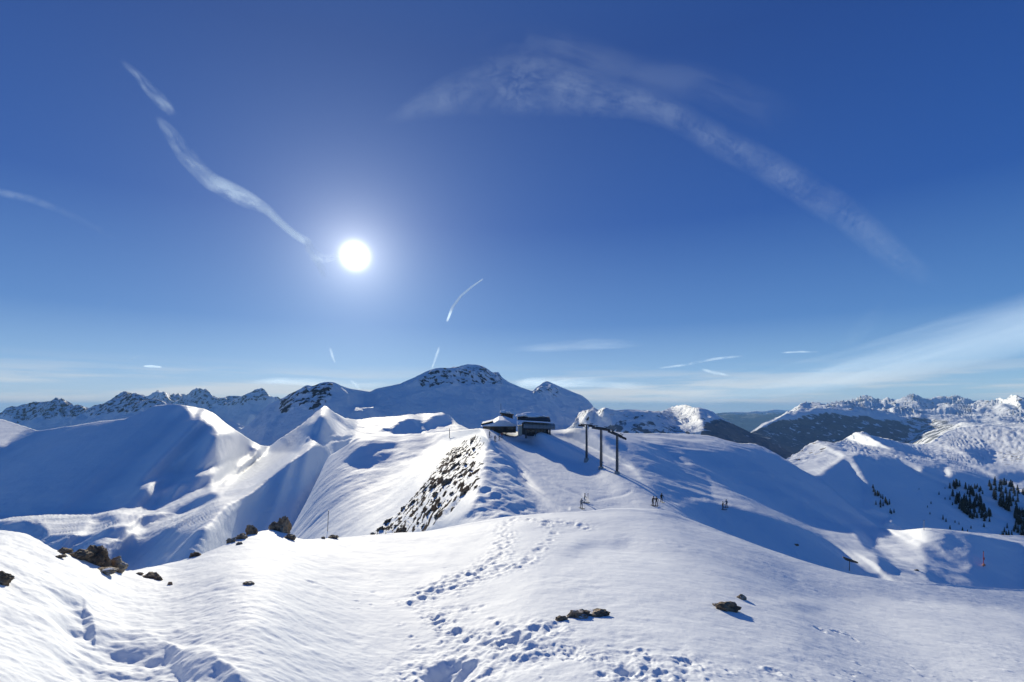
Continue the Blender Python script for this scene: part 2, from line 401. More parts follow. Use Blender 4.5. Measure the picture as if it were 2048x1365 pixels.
def dispA(X, Y, PX, PY, at):
    d = .10*fbm(X/4.5, Y/7, 3, 1)*sstep(3, 14, Y)
    u = X*.86+Y*.5; w = -X*.5+Y*.86
    lf = sstep(1000, 300, PX)
    # wind ripples and crust, rougher on the left bank
    d += (.004+.003*lf)*fbm(u/.9, w/.62, 5, 9, .62)+(.006+.008*lf)*fbm(X/.8, Y/.75, 5, 109, .6)
    d += (.004+.007*lf)*fbm(u/.22, w/.19, 3, 21, .65)*sstep(16, 4, Y)
    d += .016*lf*sstep(13, 4, Y)*fbm(X/.42, Y/.46, 4, 83, .6)+.012*sstep(.0, .4, fbm(X/2.2, Y/2.2, 2, 91))*fbm(X/.33, Y/.4, 3, 87)
    pk = sstep(.05, .45, fbm(X/1.1, Y/1.1, 3, 33))*sstep(9, 4.5, Y)
    d += -.022*pk*(.4+.6*sstep(-.1, .3, fbm(X/.3, Y/.3, 2, 5)))
    # broken edge of wind crust on the left: the ground steps down towards the camera
    c = np.interp(PX, *zip(*CORN)); off = PY-c+14*fbm(X*1.6, Y*1.6, 3, 61)*1.5
    m = sstep(90, 150, PX)*sstep(520, 470, PX)
    d -= m*.07*sstep(-6, 26, off)*sstep(190, 60, off)
    d += m*.03*np.exp(-((off+14)/10.)**2)
    d += m*.05*fbm(X*2.6, Y*2.6, 4, 71)*sstep(0, 30, off)
    for q in range(3):
        # two faint ski tracks at the left of the footprints
        pass
    return carve(X, Y, d, PX, PY)
land('snow_slope', A_top, A_bot, A_prior, -.12, [
  (.02, [(1100,1040),(1330,1020),(1500,1085),(1760,1160),(2048,1178),(2300,1190),(2300,1240),(1800,1200),(1500,1190),(1300,1110)]),
  (.14, [(1160,1085),(1250,1082),(1262,1095),(1200,1094),(1130,1110)]),
  (.10, [(1560,1205),(1640,1210),(1660,1225),(1610,1222)]),
  ], M_near, -260, 2300, fine=(2.5, 330), disp=dispA, wprior=.35, wlat=.5, wsm=1.2, sm=160, tsm=40, back=dict(n=7, slope=.30, length=.16))

# --- the ridge with the lift station, saddle, flank and mounds
B_top = [(540,1095),(580,1064),(612,1005),(640,948),(655,915),(690,893),(715,875),(760,869),(850,868),(900,863),(940,859),(962,857),(985,861),(1010,863),(1036,864),(1060,864),(1110,861),(1150,857),(1200,859),(1250,867),(1380,868),(1420,872),(1480,888),(1510,887),(1550,905),(1600,938),(1640,957),(1680,990),(1720,1028),(1760,1057),(1800,1062),(1850,1056),(1950,1066),(2048,1074),(2300,1090)]
B_bot = [(540,1120),(600,1108),(730,1104),(850,1094),(930,1077),(1000,1065),(1060,1056),(1150,1054),(1250,1044),(1330,1046),(1400,1073),(1500,1113),(1600,1150),(1700,1176),(1800,1190),(2048,1202),(2300,1210)]
B_prior = [(540,1095,210),(580,1064,215),(612,1005,260),(640,950,340),(690,893,480),(760,869,620),(850,868,520),(900,863,420),(962,857,262),(1010,863,250),(1110,862,245),(1200,859,250),(1250,867,245),(1400,870,245),(1500,888,250),(1600,938,225),(1680,990,205),(1760,1057,160),(1850,1056,150),(2048,1074,140),(2300,1090,130),
  (970,880,190),(968,920,140),(962,980,100),(940,1020,78),(930,1060,66),(1040,1040,66),(700,1080,120),(800,1075,105),(740,1070,110),(860,960,170),(800,1000,165),(700,980,260),
  (1173,920,150),(1202,938,137),(1233,947,127),(1100,960,125),(1310,1005,92),(1250,1030,84),(1340,1040,84),(1445,1015,105),(1500,1080,80),(1600,1125,74),(1700,1155,68),(1800,1100,118),(1700,1090,112),(1800,1180,68),(2048,1195,64),(2048,1120,105),(2300,1200,60)]
B_polys = [
  (-.04, [(860,900),(955,865),(975,870),(972,920),(965,970),(930,1030),(800,1080),(680,1080)]),
  (.16, [(700,880),(900,868),(700,1000),(600,1070),(620,1000),(660,920)]),
  (.36, [(692,918),(712,898),(745,884),(785,886),(800,893),(765,897),(738,906),(748,912),(775,905),(790,905),(778,918),(745,928),(710,930),(690,926)]),
  (.42, [(972,868),(985,880),(1005,900),(1030,925),(1045,955),(1052,972),(1030,950),(1005,918),(975,892)]),
  (.08, [(970,893),(1005,920),(1060,1000),(1080,1018),(985,1022),(930,1032),(965,985)]),
  (.40, [(985,920),(1005,918),(1008,926),(990,928)]), (.40, [(975,945),(1000,940),(1005,948),(978,952)]),
  (.42, [(955,975),(985,972),(985,980),(960,984)]), (.40, [(985,988),(1005,980),(1000,992),(982,996)]), (.40, [(985,1005),(1010,1000),(1018,1008),(990,1012)]),
  (.42, [(925,1036),(950,1014),(990,1012),(1000,1018),(965,1024),(940,1036)]),
  (.36, [(1010,1008),(1060,1000),(1075,1008),(1060,1014),(1020,1018)]),
  (.34, [(1042,876),(1085,869),(1120,872),(1175,900),(1190,918),(1178,926),(1150,925),(1120,914),(1092,903),(1090,894),(1055,886)]),
  (.34, [(1108,868),(1180,864),(1215,871),(1255,888),(1290,915),(1294,930),(1275,937),(1240,928),(1200,908),(1150,888)]),
  (-.05, [(1096,870),(1130,876),(1180,896),(1240,926),(1200,924),(1140,893),(1110,880)]),
  (.22, [(1260,885),(1400,890),(1420,990),(1330,1005),(1280,950),(1240,905)]),
  (.40, [(1270,905),(1320,900),(1350,912),(1310,916)]), (.40, [(1300,930),(1340,925),(1370,945),(1330,944)]),
  (.40, [(1290,955),(1340,968),(1400,985),(1450,1003),(1390,992),(1330,976)]),
  (.18, [(1300,880),(1480,888),(1560,912),(1500,900),(1400,905)]),
  (.38, [(1370,902),(1440,905),(1510,897),(1550,907),(1600,940),(1640,957),(1700,1010),(1760,1058),(1700,1052),(1600,1030),(1540,1012),(1480,988),(1430,962),(1390,935)]),
  (-.02, [(1600,1050),(1760,1060),(1850,1058),(2048,1078),(2300,1095),(2300,1110),(1930,1078),(1870,1090),(1900,1120),(1920,1170),(1780,1165),(1700,1100)]),
  (.38, [(1345,1000),(1440,1008),(1520,1028),(1590,1050),(1640,1070),(1680,1100),(1705,1130),(1770,1164),(1700,1158),(1600,1130),(1500,1092),(1420,1056),(1370,1030)]),
  (.42, [(1708,1064),(1726,1062),(1748,1092),(1735,1100)]), (.42, [(1750,1100),(1778,1122),(1792,1152),(1765,1146)]),
  (.45, [(1848,1128),(1882,1145),(1896,1168),(1860,1162)]),
  (.18, [(1840,1090),(1900,1078),(1990,1088),(2048,1100),(2048,1180),(1880,1172),(1860,1140)]),
  (.38, [(1880,1090),(1940,1082),(2000,1092),(2048,1108),(2300,1130),(2300,1200),(2048,1180),(1960,1174),(1925,1150),(1950,1128),(1895,1112)]),
]
ROCKB = [(.57, [(955,872),(966,880),(966,905),(963,940),(955,975),(930,990),(905,1020),(880,1045),(850,1062),(760,1072),(730,1074),(770,1045),(825,1000),(855,960),(880,925),(915,890),(945,872)]),
  (.76, [(880,925),(905,895),(925,893),(915,920),(895,945),(885,965),(870,975),(858,975),(862,950)]), (.70, [(920,965),(932,962),(930,990),(920,990)]),
  (.66, [(740,1070),(790,1030),(830,990),(850,965),(860,980),(835,1005),(800,1045),(820,1070)])]
def dispB(X, Y, PX, PY, at):
    k = sstep(1300, 1050, PX)
    lump = inpoly(PX, PY, [(968,885),(1010,915),(1075,1010),(1090,1030),(930,1040),(960,985)]).astype(float)
    for _ in range(3): lump[1:-1] = (lump[:-2]+lump[2:]+lump[1:-1])/3
    d = .5*lump*fbm(X/4, Y/5, 4, 3)
    rk = at['rock']
    d += rk*1.3*ridged(X/3.0, Y/8, 4, 8)-rk*.4
    flank = sstep(960, 900, PX)
    d += .35*flank*fbm(X/30+Y/50, (Y-X)/16, 3, 4)+.16*flank*fbm((X+Y)/9, (Y-X)/5, 3, 44)
    dome = sstep(1230, 1330, PX)*sstep(1020, 990, PY)
    d += .45*dome*fbm(X/22+Y/60, Y/9, 3, 14)
    mo = sstep(1650, 1760, PX)*sstep(1050, 1075, PY)
    d += .5*mo*fbm(X/14, Y/12, 3, 24)
    d += .06*fbm(X/2.2, Y/2.6, 3, 6)
    # groomed tracks
    for gd, pts in zip((.30, .22, .10), ([(985,885),(1030,915),(1060,940),(1110,970),(1165,990),(1175,1000)], [(1048,960),(1090,990),(1140,1018)], [(1190,1000),(1240,992),(1262,982)])):
        P = np.array(pts, float); i = np.interp(PX, P[:, 0], P[:, 1]); mm = (PX > P[0, 0]) & (PX < P[-1, 0])
        d -= gd*mm*np.exp(-((PY-i)/3.0)**2)
    return d
land('snow_ridge', B_top, B_bot, B_prior, .06, B_polys, M_ridge, 540, 2300, fine=(3, 150), disp=dispB, attrs={'rock': ROCKB}, step=6, nv=60, wprior=.07, wlat=.08, wsm=.8, sm=30, tsm=12, back=dict(n=7, slope=.40, length=.12))

# --- left valley and hills
C_top = [(-260,825),(0,838),(55,855),(75,862),(150,851),(200,842),(250,838),(290,822),(310,811),(340,808),(375,812),(405,817),(430,828),(450,846),(500,880),(522,892),(540,893),(560,878),(600,852),(632,826),(650,811),(665,822),(690,838),(720,840),(743,836),(792,833),(842,828),(887,826),(900,832),(915,848),(960,870),(1000,880)]
C_bot = [(-260,1160),(0,1105),(60,1110),(110,1140),(180,1160),(240,1175),(330,1160),(400,1135),(450,1115),(500,1100),(560,1095),(600,1100),(640,1040),(680,960),(730,920),(860,900),(900,895),(1000,895)]
C_prior = [(-260,825,1500),(0,838,1500),(150,851,1500),(340,808,1500),(450,846,1050),(530,892,780),(470,905,800),(650,811,1500),(720,840,1500),(800,832,1700),(900,828,1700),(960,870,1200),(500,1000,560),(600,930,640),(300,980,640),(0,1050,480),(200,1100,380),(450,1090,330),(580,1070,330),(650,900,760),(-260,1160,330),(0,1110,360),(700,900,850),(850,895,850),(600,1100,300)]
SH = .335
C_polys = [
  (SH, [(-300,860),(12,893),(40,872),(80,860),(150,852),(250,838),(300,812),(340,807),(380,812),(400,838),(440,862),(470,880),(515,902),(480,912),(455,925),(415,948),(430,952),(415,972),(360,996),(300,1012),(230,1020),(115,1024),(60,1036),(-300,1034)]),
  (.0, [(402,816),(428,826),(452,844),(525,893),(542,905),(520,903),(470,878),(450,868),(462,884),(440,872),(415,845)]),
  (.0, [(374,813),(397,818),(388,842)]),
  (.0, [(272,971),(330,947),(400,938),(450,915),(490,905),(480,918),(410,950),(335,955),(285,977)]),
  (.0, [(293,962),(315,973),(328,990),(350,988),(312,997),(298,982)]), (.0, [(318,976),(370,961),(377,967),(325,984)]),
  (-.10, [(-300,1034),(40,1030),(115,1024),(230,1018),(330,1008),(450,960),(500,905),(560,905),(600,905),(545,950),(500,988),(400,1040),(300,1080),(150,1100),(-300,1080)]),
  (.36, [(-300,1066),(30,1048),(80,1048),(100,1068),(170,1075),(260,1060),(250,1078),(180,1090),(240,1108),(280,1130),(230,1150),(100,1140),(0,1110),(-300,1110)]),
  (.30, [(250,1085),(330,1060),(440,1062),(480,1075),(440,1095),(330,1130),(240,1150)]),
  (.9, [(444,872),(468,882),(512,904),(478,914),(440,930),(395,942),(330,946),(380,900),(420,872)]),
  (.36, [(270,1045),(330,1022),(420,985),(440,988),(340,1035),(290,1058)]), (.36, [(180,1040),(215,1035),(240,1042),(205,1048)]), (.36, [(475,935),(505,918),(512,925),(470,952)]),
  (.44, [(502,996),(545,952),(590,920),(630,893),(652,893),(662,915),(642,952),(614,1007),(582,1064),(545,1072),(500,1076),(455,1066),(446,1038),(470,1022)]),
  (.38, [(500,912),(520,905),(526,912),(510,922)]),
  (.42, [(663,888),(702,879),(690,896),(668,908)]),
  (.42, [(640,831),(650,838),(670,869),(640,873),(612,866),(594,858),(620,849),(634,843)]),
  (.36, [(578,868),(583,867),(605,888),(598,890)]), (.36, [(592,862),(600,864),(625,882),(612,884)]), (.36, [(560,876),(566,874),(585,892),(575,894)]),
  (.34, [(620,880),(650,873),(705,872),(700,877),(655,885)]),
  (.22, [(657,815),(672,828),(710,858),(700,860),(665,835)]),
  (.40, [(782,864),(795,847),(815,838),(838,841),(846,846),(840,855),(848,862),(825,872),(792,873)]),
  (.40, [(846,850),(868,833),(895,829),(905,845),(870,856),(850,862)]),
  (.36, [(722,882),(820,880),(820,884),(722,887)]), (.36, [(765,858),(800,856),(790,862),(765,863)]),
]
def dispC(X, Y, PX, PY, at):
    d = 5.0*fbm(X/110+Y/300, Y/90, 4, 2)*sstep(900, 1040, PY)*sstep(520, 440, PX)
    d += 1.2*fbm(X/60, Y/60, 4, 12)
    fl = np.maximum(sstep(985, 1040, PY), sstep(500, 560, PX)*sstep(900, 880, PY))
    d += 1.3*fl*fbm((X+Y*.5)/45, (Y-X*.5)/20, 5, 17, .6)+.9*sstep(400, 440, PX)*ridged(X/70, Y/90, 4, 19, .5)
    d += 1.6*fbm((X+Y*.4)/38, (Y-X*.4)/160, 3, 31)*sstep(560, 600, PX)*sstep(910, 880, PY)
    return d
land('snow_valley', C_top, C_bot, C_prior, .06, C_polys, M_valley, -260, 1000, fine=(3, 150), disp=dispC, step=5, nv=84, wprior=.06, wlat=.02, wsm=.2, vpow=1.0, back=dict(n=7, slope=.45, length=.15))

# --- mountains
def dispM(amp, wl, seed, rk=1.0, base=.25, oct=6):
    def f(X, Y, PX, PY, at):
        r = at.get('rock', 0)
        edge = .35+.65*sstep(0, 12, PY-PY[:, :1])
        am = amp*np.clip(Y/np.percentile(Y[:, 0], 60), .12, 1.3)
        return am*(base+rk*r)*ridged(X/wl, Y/wl*.8, oct, seed)*edge-am*.3*rk*r
    return f
E_top = [(440,880),(480,862),(500,846),(525,822),(540,808),(560,800),(580,789),(592,782),(605,775),(614,771),(625,774),(640,768),(655,765),(668,766),(680,772),(700,779),(722,783),(740,785),(755,777),(770,774),(800,769),(815,762),(830,756),(850,746),(870,738),(885,737),(900,738),(915,733),(935,729),(950,731),(965,733),(975,739),(985,745),(998,746),(1004,756),(1020,766),(1040,776),(1065,784),(1074,776),(1082,769),(1095,762),(1104,768),(1115,773),(1140,783),(1165,793),(1176,802),(1186,813),(1196,832),(1210,862)]
E_bot = [(440,920),(540,935),(600,900),(650,880),(700,885),(760,880),(900,880),(1000,880),(1210,900)]
E_prior = [(440,880,2600),(600,775,3300),(655,765,3300),(740,785,3300),(870,738,3600),(935,729,3700),(1065,784,3700),(1095,762,3800),(1186,813,3800),(1210,862,3400),(500,900,2000),(650,870,2100),(800,870,2300),(1000,870,2500),(1200,890,2800)]
land('mountain_massif', E_top, E_bot, E_prior, .50, [
  (.0, [(500,854),(530,844),(560,822),(566,826),(535,849),(505,858)]),
  (.0, [(679,774),(690,780),(703,797),(697,797)]), (.0, [(686,815),(702,816),(745,812),(757,807),(755,814),(735,823),(705,824)]),
  (.1, [(963,812),(978,811),(978,814),(963,815)])],
  M_mount, 440, 1210, fine=(2.5, 90), disp=dispM(46, 300, 5, 1.0, .40), attrs={'rock': [(.62, [(560,835),(560,800),(600,775),(625,772),(660,765),(672,780),(660,800),(640,830),(600,815)]), (.52, [(820,772),(870,740),(935,730),(1000,748),(1010,775),(960,768),(900,778),(860,775)]), (.35, [(1060,795),(1095,765),(1130,785),(1110,800)])]},
  step=6, nv=30, wprior=.08, wlat=.05, wsm=.15, back=dict(n=6, slope=.5, length=.1))
F_top = [(-260,826),(0,826),(18,816),(40,812),(60,808),(72,809),(85,806),(100,805),(112,801),(122,800),(132,806),(145,808),(160,815),(175,819),(195,813),(215,807),(228,797),(240,788),(250,781),(258,786),(265,790),(278,793),(285,792),(295,797),(310,800),(330,806),(350,812),(420,830),(480,850),(520,870)]
F_bot = [(-260,890),(0,890),(80,885),(300,870),(520,905)]
F_prior = [(-260,826,6500),(0,826,6500),(120,800,6500),(250,781,5200),(350,812,4800),(520,870,4200),(0,880,4800),(250,870,3600),(520,900,3400)]
land('mountain_group', F_top, F_bot, F_prior, .52, [(-.05, [(155,840),(175,838),(174,846),(160,846)]), (.0, [(190,842),(240,836),(280,836),(250,842)]), (.0, [(0,820),(10,818),(14,834),(4,838)])],
  M_mount, -260, 520, fine=(3, 70), disp=dispM(110, 620, 15, 1.0, .6), attrs={'rock': [(.55, [(-300,820),(60,805),(125,798),(180,815),(250,778),(310,800),(340,815),(270,835),(-300,858)])]}, step=7, nv=26, wprior=.08, wlat=.05, wsm=.15, back=dict(n=6, slope=.5, length=.1))
G_top = [(230,800),(300,797),(320,790),(345,792),(360,786),(375,789),(390,787),(400,790),(415,789),(432,796),(445,797),(458,795),(470,792),(482,793),(500,791),(510,789),(520,785),(530,791),(540,797),(556,802),(600,812)]
G_bot = [(230,850),(400,880),(540,890),(600,880)]
G_prior = [(230,800,12000),(360,786,11000),(520,785,11000),(600,812,11000),(400,870,7000),(600,860,7000)]
land('mountain_range', G_top, G_bot, G_prior, .5, [(-.05, [(300,797),(320,790),(350,793),(352,803),(330,808)]), (.05, [(470,812),(500,820),(520,832),(500,850),(495,848),(508,832),(480,820)])],
  M_far, 230, 600, fine=(3, 60), disp=dispM(190, 1100, 25, 1.0, .9), attrs={'rock': [(.5, [(300,785),(600,785),(600,815),(300,830)])]}, step=7, nv=24, wprior=.08, wlat=.05, wsm=.12, back=dict(n=6, slope=.5, length=.1))
H_top = [(1120,868),(1145,850),(1156,829),(1168,822),(1180,820),(1188,815),(1196,822),(1210,818),(1225,822),(1240,822),(1262,821),(1280,822),(1300,823),(1320,825),(1330,822),(1345,816),(1360,812),(1372,811),(1385,816),(1400,818),(1412,822),(1425,825),(1440,838),(1460,848),(1485,860),(1510,871),(1550,890),(1590,912),(1640,940)]
H_bot = [(1120,895),(1640,985)]
H_prior = [(1120,868,2600),(1180,820,2900),(1360,812,3000),(1440,838,2900),(1640,940,1900),(1120,895,2000),(1400,900,2000),(1640,980,1500)]
land('mountain_spur', H_top, H_bot, H_prior, .5, [
  (-.05, [(1150,832),(1175,822),(1182,832),(1170,845),(1158,856)]), (.0, [(1198,822),(1212,820),(1205,845),(1188,856)]), (.0, [(1258,830),(1270,835),(1262,845)]),
  (-.1, [(1338,822),(1365,814),(1385,820),(1402,826),(1398,842),(1410,858),(1400,868),(1345,868),(1350,850),(1335,840)])],
  M_mount, 1120, 1640, fine=(2.5, 80), disp=dispM(42, 300, 35, .6, .6), attrs={'forest': [(.95, [(1402,868),(1412,850),(1440,842),(1470,852),(1510,871),(1550,888),(1590,910),(1650,945),(1650,990),(1400,900)]), (.5, [(1200,862),(1240,845),(1330,855),(1400,870),(1400,890),(1200,890)])],
  'rock': [(.3, [(1150,815),(1420,810),(1420,850),(1150,850)])]}, step=6, nv=28, wprior=.08, wlat=.05, wsm=.12, back=dict(n=6, slope=.5, length=.12))
I_top = [(1440,905),(1500,868),(1525,852),(1545,845),(1565,836),(1580,828),(1592,820),(1605,814),(1622,813),(1640,814),(1660,812),(1680,811),(1700,806),(1715,802),(1728,800),(1740,799),(1750,806),(1762,808),(1775,803),(1790,806),(1810,802),(1825,797),(1835,797),(1848,804),(1862,806),(1880,804),(1895,803),(1910,800),(1925,803),(1945,808),(1962,806),(1980,804),(2000,805),(2015,800),(2030,796),(2048,800),(2300,800)]
I_bot = [(1440,935),(1600,935),(1700,925),(1900,915),(2300,905)]
I_prior = [(1440,905,4200),(1500,868,5500),(1600,814,8000),(1830,797,9000),(2048,800,8000),(2300,800,8000),(1500,930,3200),(1700,900,4000),(2000,890,3600),(2300,890,3600),(1450,930,3400)]
land('snowy_range', I_top, I_bot, I_prior, -.02, [
  (.5, [(1500,870),(1545,845),(1590,845),(1640,836),(1700,838),(1740,836),(1760,845),(1800,842),(1860,850),(1850,860),(1800,900),(1700,930),(1440,940)]),
  (.5, [(1600,818),(1612,820),(1618,835),(1600,838)]), (.5, [(1828,800),(1850,806),(1868,830),(1850,836),(1835,820)]), (.45, [(2025,800),(2048,802),(2300,810),(2300,840),(2048,835)])],
  M_far, 1440, 2300, fine=(2.5, 100), disp=dispM(230, 1700, 45, .5, .9, oct=4), attrs={'forest': [(.80, [(1470,905),(1500,872),(1560,852),(1620,846),(1700,846),(1790,852),(1820,870),(1760,930),(1500,935)]), (.50, [(1790,852),(1830,845),(1890,850),(1920,865),(1930,905),(1750,935),(1820,870)])], 'rock': [(.3, [(1560,840),(1600,812),(1830,795),(2300,795),(2300,835),(1600,840)])]}, step=6, nv=34, wprior=.08, wlat=.05, wsm=.12, back=dict(n=6, slope=.5, length=.1))
K_top = [(1300,836),(1430,828),(1450,827),(1470,825),(1490,826),(1510,823),(1530,824),(1545,821),(1570,823),(1620,822),(1750,826)]
K_bot = [(1300,905),(1750,905)]
land('hazy_range', K_top, K_bot, [(1300,836,34000),(1500,823,34000),(1750,826,34000),(1300,900,14000),(1750,900,14000)], .3, [], M_far, 1300, 1750, fine=(4, 40), disp=dispM(260, 3000, 55, 1, .6),
  attrs={'forest': [(.9, [(1300,832),(1750,832),(1750,905),(1300,905)]), (.55, [(1300,826),(1750,826),(1750,832),(1300,832)])]}, step=10, nv=16, back=dict(n=5, slope=.4, length=.1))
J_top = [(1540,960),(1558,928),(1580,915),(1600,905),(1618,890),(1635,884),(1655,884),(1668,888),(1685,882),(1700,872),(1712,866),(1726,864),(1740,870),(1760,876),(1780,880),(1810,888),(1840,890),(1862,886),(1878,874),(1895,862),(1915,856),(1940,852),(1970,850),(2048,860),(2300,880)]
J_bot = [(1540,985),(1600,985),(1660,1020),(1720,1080),(1800,1095),(2048,1105),(2300,1120)]
J_prior = [(1540,960,700),(1600,905,950),(1726,864,1150),(1840,890,1300),(1895,862,1650),(1970,850,1900),(2300,880,1700),(1620,980,620),(1740,1060,560),(1900,1070,560),(2048,1085,540),(2300,1110,520),(1740,960,760),(1900,980,780),(2048,980,760),(1900,920,1100)]
J_polys = [
  (.40, [(1640,952),(1680,922),(1702,912),(1752,915),(1800,928),(1850,948),(1878,965),(1900,945),(1950,945),(2000,965),(2048,990),(2300,1010),(2300,1110),(1700,1100),(1560,985),(1560,955)]),
  (.05, [(1540,960),(1558,925),(1600,904),(1683,883),(1690,905),(1660,925),(1625,952),(1600,950)]),
  (.12, [(1685,908),(1697,906),(1718,936),(1735,966),(1746,1015),(1727,1019),(1720,968),(1703,942)]),
  (.45, [(1728,868),(1782,882),(1852,914),(1808,908),(1752,893),(1735,885)]),
  (.45, [(1842,942),(1850,934),(1895,930),(1885,945),(1878,965),(1862,955)]),
  (.35, [(1930,902),(1990,898),(1985,915),(1965,930),(1945,915)]), (.40, [(1990,950),(2048,945),(2048,960),(2005,965)]),
  (-.1, [(1888,936),(1900,937),(1906,955),(1898,958),(1888,945)]),
  (-.1, [(1760,1045),(1770,1040),(1786,1036),(1786,1043),(1770,1052),(1760,1051)]), (-.05, [(1716,1013),(1755,1018),(1755,1021),(1716,1017)])]
def dispJ(X, Y, PX, PY, at):
    r = sstep(1850, 1950, PX)*sstep(950, 900, PY)
    return (2.0+3.5*r)*fbm(X/80, Y/110, 5, 3, .55)+3.0*sstep(935, 915, PY)*ridged(X/60, Y/80, 4, 61)+3*at['rock']*ridged(X/20, Y/20, 3, 4)
land('right_hill', J_top, J_bot, J_prior, .0, J_polys, M_right, 1540, 2300, fine=(2.5, 120), disp=dispJ, attrs={'rock': [(.36, [(1545,945),(1560,922),(1600,900),(1640,880),(1690,880),(1650,905),(1600,930)]), (.30, [(1890,870),(1960,850),(2048,860),(2300,880),(2048,905),(1950,890),(1900,915),(1860,895)]), (.42, [(1990,905),(2060,900),(2060,930),(2010,935)])]},
  step=5, nv=60, wprior=.03, wlat=.03, wsm=.3, back=dict(n=7, slope=.45, length=.15))

# the valley ground beneath everything, out to the horizon
bm = bmesh.new(); n = 48; rr = [0, 300, 1500, 5000, 15000, 55000]; prev = None
for k, r in enumerate(rr):
    ring = [bm.verts.new((r*math.cos(2*math.pi*i/n), r*math.sin(2*math.pi*i/n), -60-min(r, 5000)*.2)) for i in range(n)] if r else [bm.verts.new((0, 0, -60))]
    if prev:
        for i in range(n):
            if len(prev) == 1: bm.faces.new((prev[0], ring[i], ring[(i+1) % n]))
            else: bm.faces.new((prev[i], ring[i], ring[(i+1) % n], prev[(i+1) % n]))
    prev = ring
tag(mesh_obj('ground', bm, M_far), kind='structure')
# alpine air
bm = bmesh.new(); box(bm, (0, 0, (-1100+430)/2), (118000, 118000, 1530)); 
hm_ = bpy.data.materials.new('haze'); hm_.use_nodes = True; T = NT(hm_.node_tree); T.n.clear()
vol = T.new('ShaderNodeVolumePrincipled'); vol.inputs['Color'].default_value = (.30, .60, 1, 1); vol.inputs['Density'].default_value = HAZE; vol.inputs['Anisotropy'].default_value = .0
T.new('ShaderNodeOutputMaterial', {'Volume': vol.outputs[0]})
tag(mesh_obj('haze', bm, hm_), kind='stuff')
#OBJECTS
# ------------------------------------------------------------------ materials for things
def simple(name, c1, c2=None, rough=.6, metal=0.0, scale=6.0, bump=.1):
    m = bpy.data.materials.new(name); m.use_nodes = True; T = NT(m.node_tree); bs = T.n['Principled BSDF']
    tc = T.new('ShaderNodeTexCoord').outputs['Object']
    nz = T.new('ShaderNodeTexNoise', {'Vector': tc, 'Scale': scale, 'Detail': 6.0, 'Roughness': .6}).outputs[0]
    c2 = c2 or tuple(x*.7 for x in c1)
    T.set(bs.inputs['Base Color'], T.mix(T.mr(nz, .35, .65), (*c1, 1), (*c2, 1)))
    bs.inputs['Roughness'].default_value = rough; bs.inputs['Metallic'].default_value = metal
    b = T.new('ShaderNodeBump', {'Strength': bump, 'Distance': .05, 'Height': nz}); T.set(bs.inputs['Normal'], b.outputs[0])
    return m
def rock_mat():
    m = bpy.data.materials.new('rock'); m.use_nodes = True; T = NT(m.node_tree); bs = T.n['Principled BSDF']
    g = T.new('ShaderNodeNewGeometry'); P = g.outputs['Position']
    n1 = T.new('ShaderNodeTexNoise', {'Vector': P, 'Scale': 5.0, 'Detail': 9.0, 'Roughness': .7}).outputs[0]
    n2 = T.new('ShaderNodeTexNoise', {'Vector': P, 'Scale': 1.7, 'Detail': 5.0, 'Roughness': .6}).outputs[0]
    c = T.mix(T.mr(n1, .38, .62), (.08, .06, .042, 1), (.30, .21, .13, 1))
    c = T.mix(T.mr(n2, .5, .62), c, (.30, .25, .18, 1))
    z = T.new('ShaderNodeSeparateXYZ', {0: g.outputs['Normal']}).outputs[2]
    sn = T.mr(T.m('ADD', z, T.m('MULTIPLY', T.m('SUBTRACT', n2, .5), 1.6)), 1.0, 1.12)
    T.set(bs.inputs['Base Color'], T.mix(sn, c, (.80, .83, .88, 1))); bs.inputs['Roughness'].default_value = .9
    b = T.new('ShaderNodeBump', {'Strength': .8, 'Distance': .08, 'Height': n1}); T.set(bs.inputs['Normal'], b.outputs[0])
    return m
M_rock = rock_mat()
M_steel = simple('galvanised_steel', (.10, .105, .115), (.06, .065, .075), .5, .5)
M_dark = simple('dark_cladding', (.035, .033, .035), (.02, .02, .022), .6)
M_grey = simple('grey_panel', (.26, .28, .30), (.20, .22, .24), .45, .2)
M_beige = simple('beige_concrete', (.42, .38, .31), (.33, .30, .25), .8)
M_wood = simple('weathered_wood', (.12, .085, .06), (.07, .05, .035), .8)
M_snowcap = simple('snow_cap', (.80, .83, .88), (.76, .80, .86), .8, bump=.3)
M_glass = simple('window_glass', (.03, .04, .05), (.02, .03, .04), .1)
M_red = simple('red_paint', (.55, .06, .04), (.42, .04, .03), .6)
M_orange = simple('orange_net', (.55, .22, .12), None, .7)
M_needles = simple('conifer_needles', (.022, .034, .026), (.012, .020, .017), .9, scale=1.5)
M_bark = simple('bark', (.06, .045, .035), None, .9)
M_skin = simple('skin', (.45, .28, .2), None, .6)

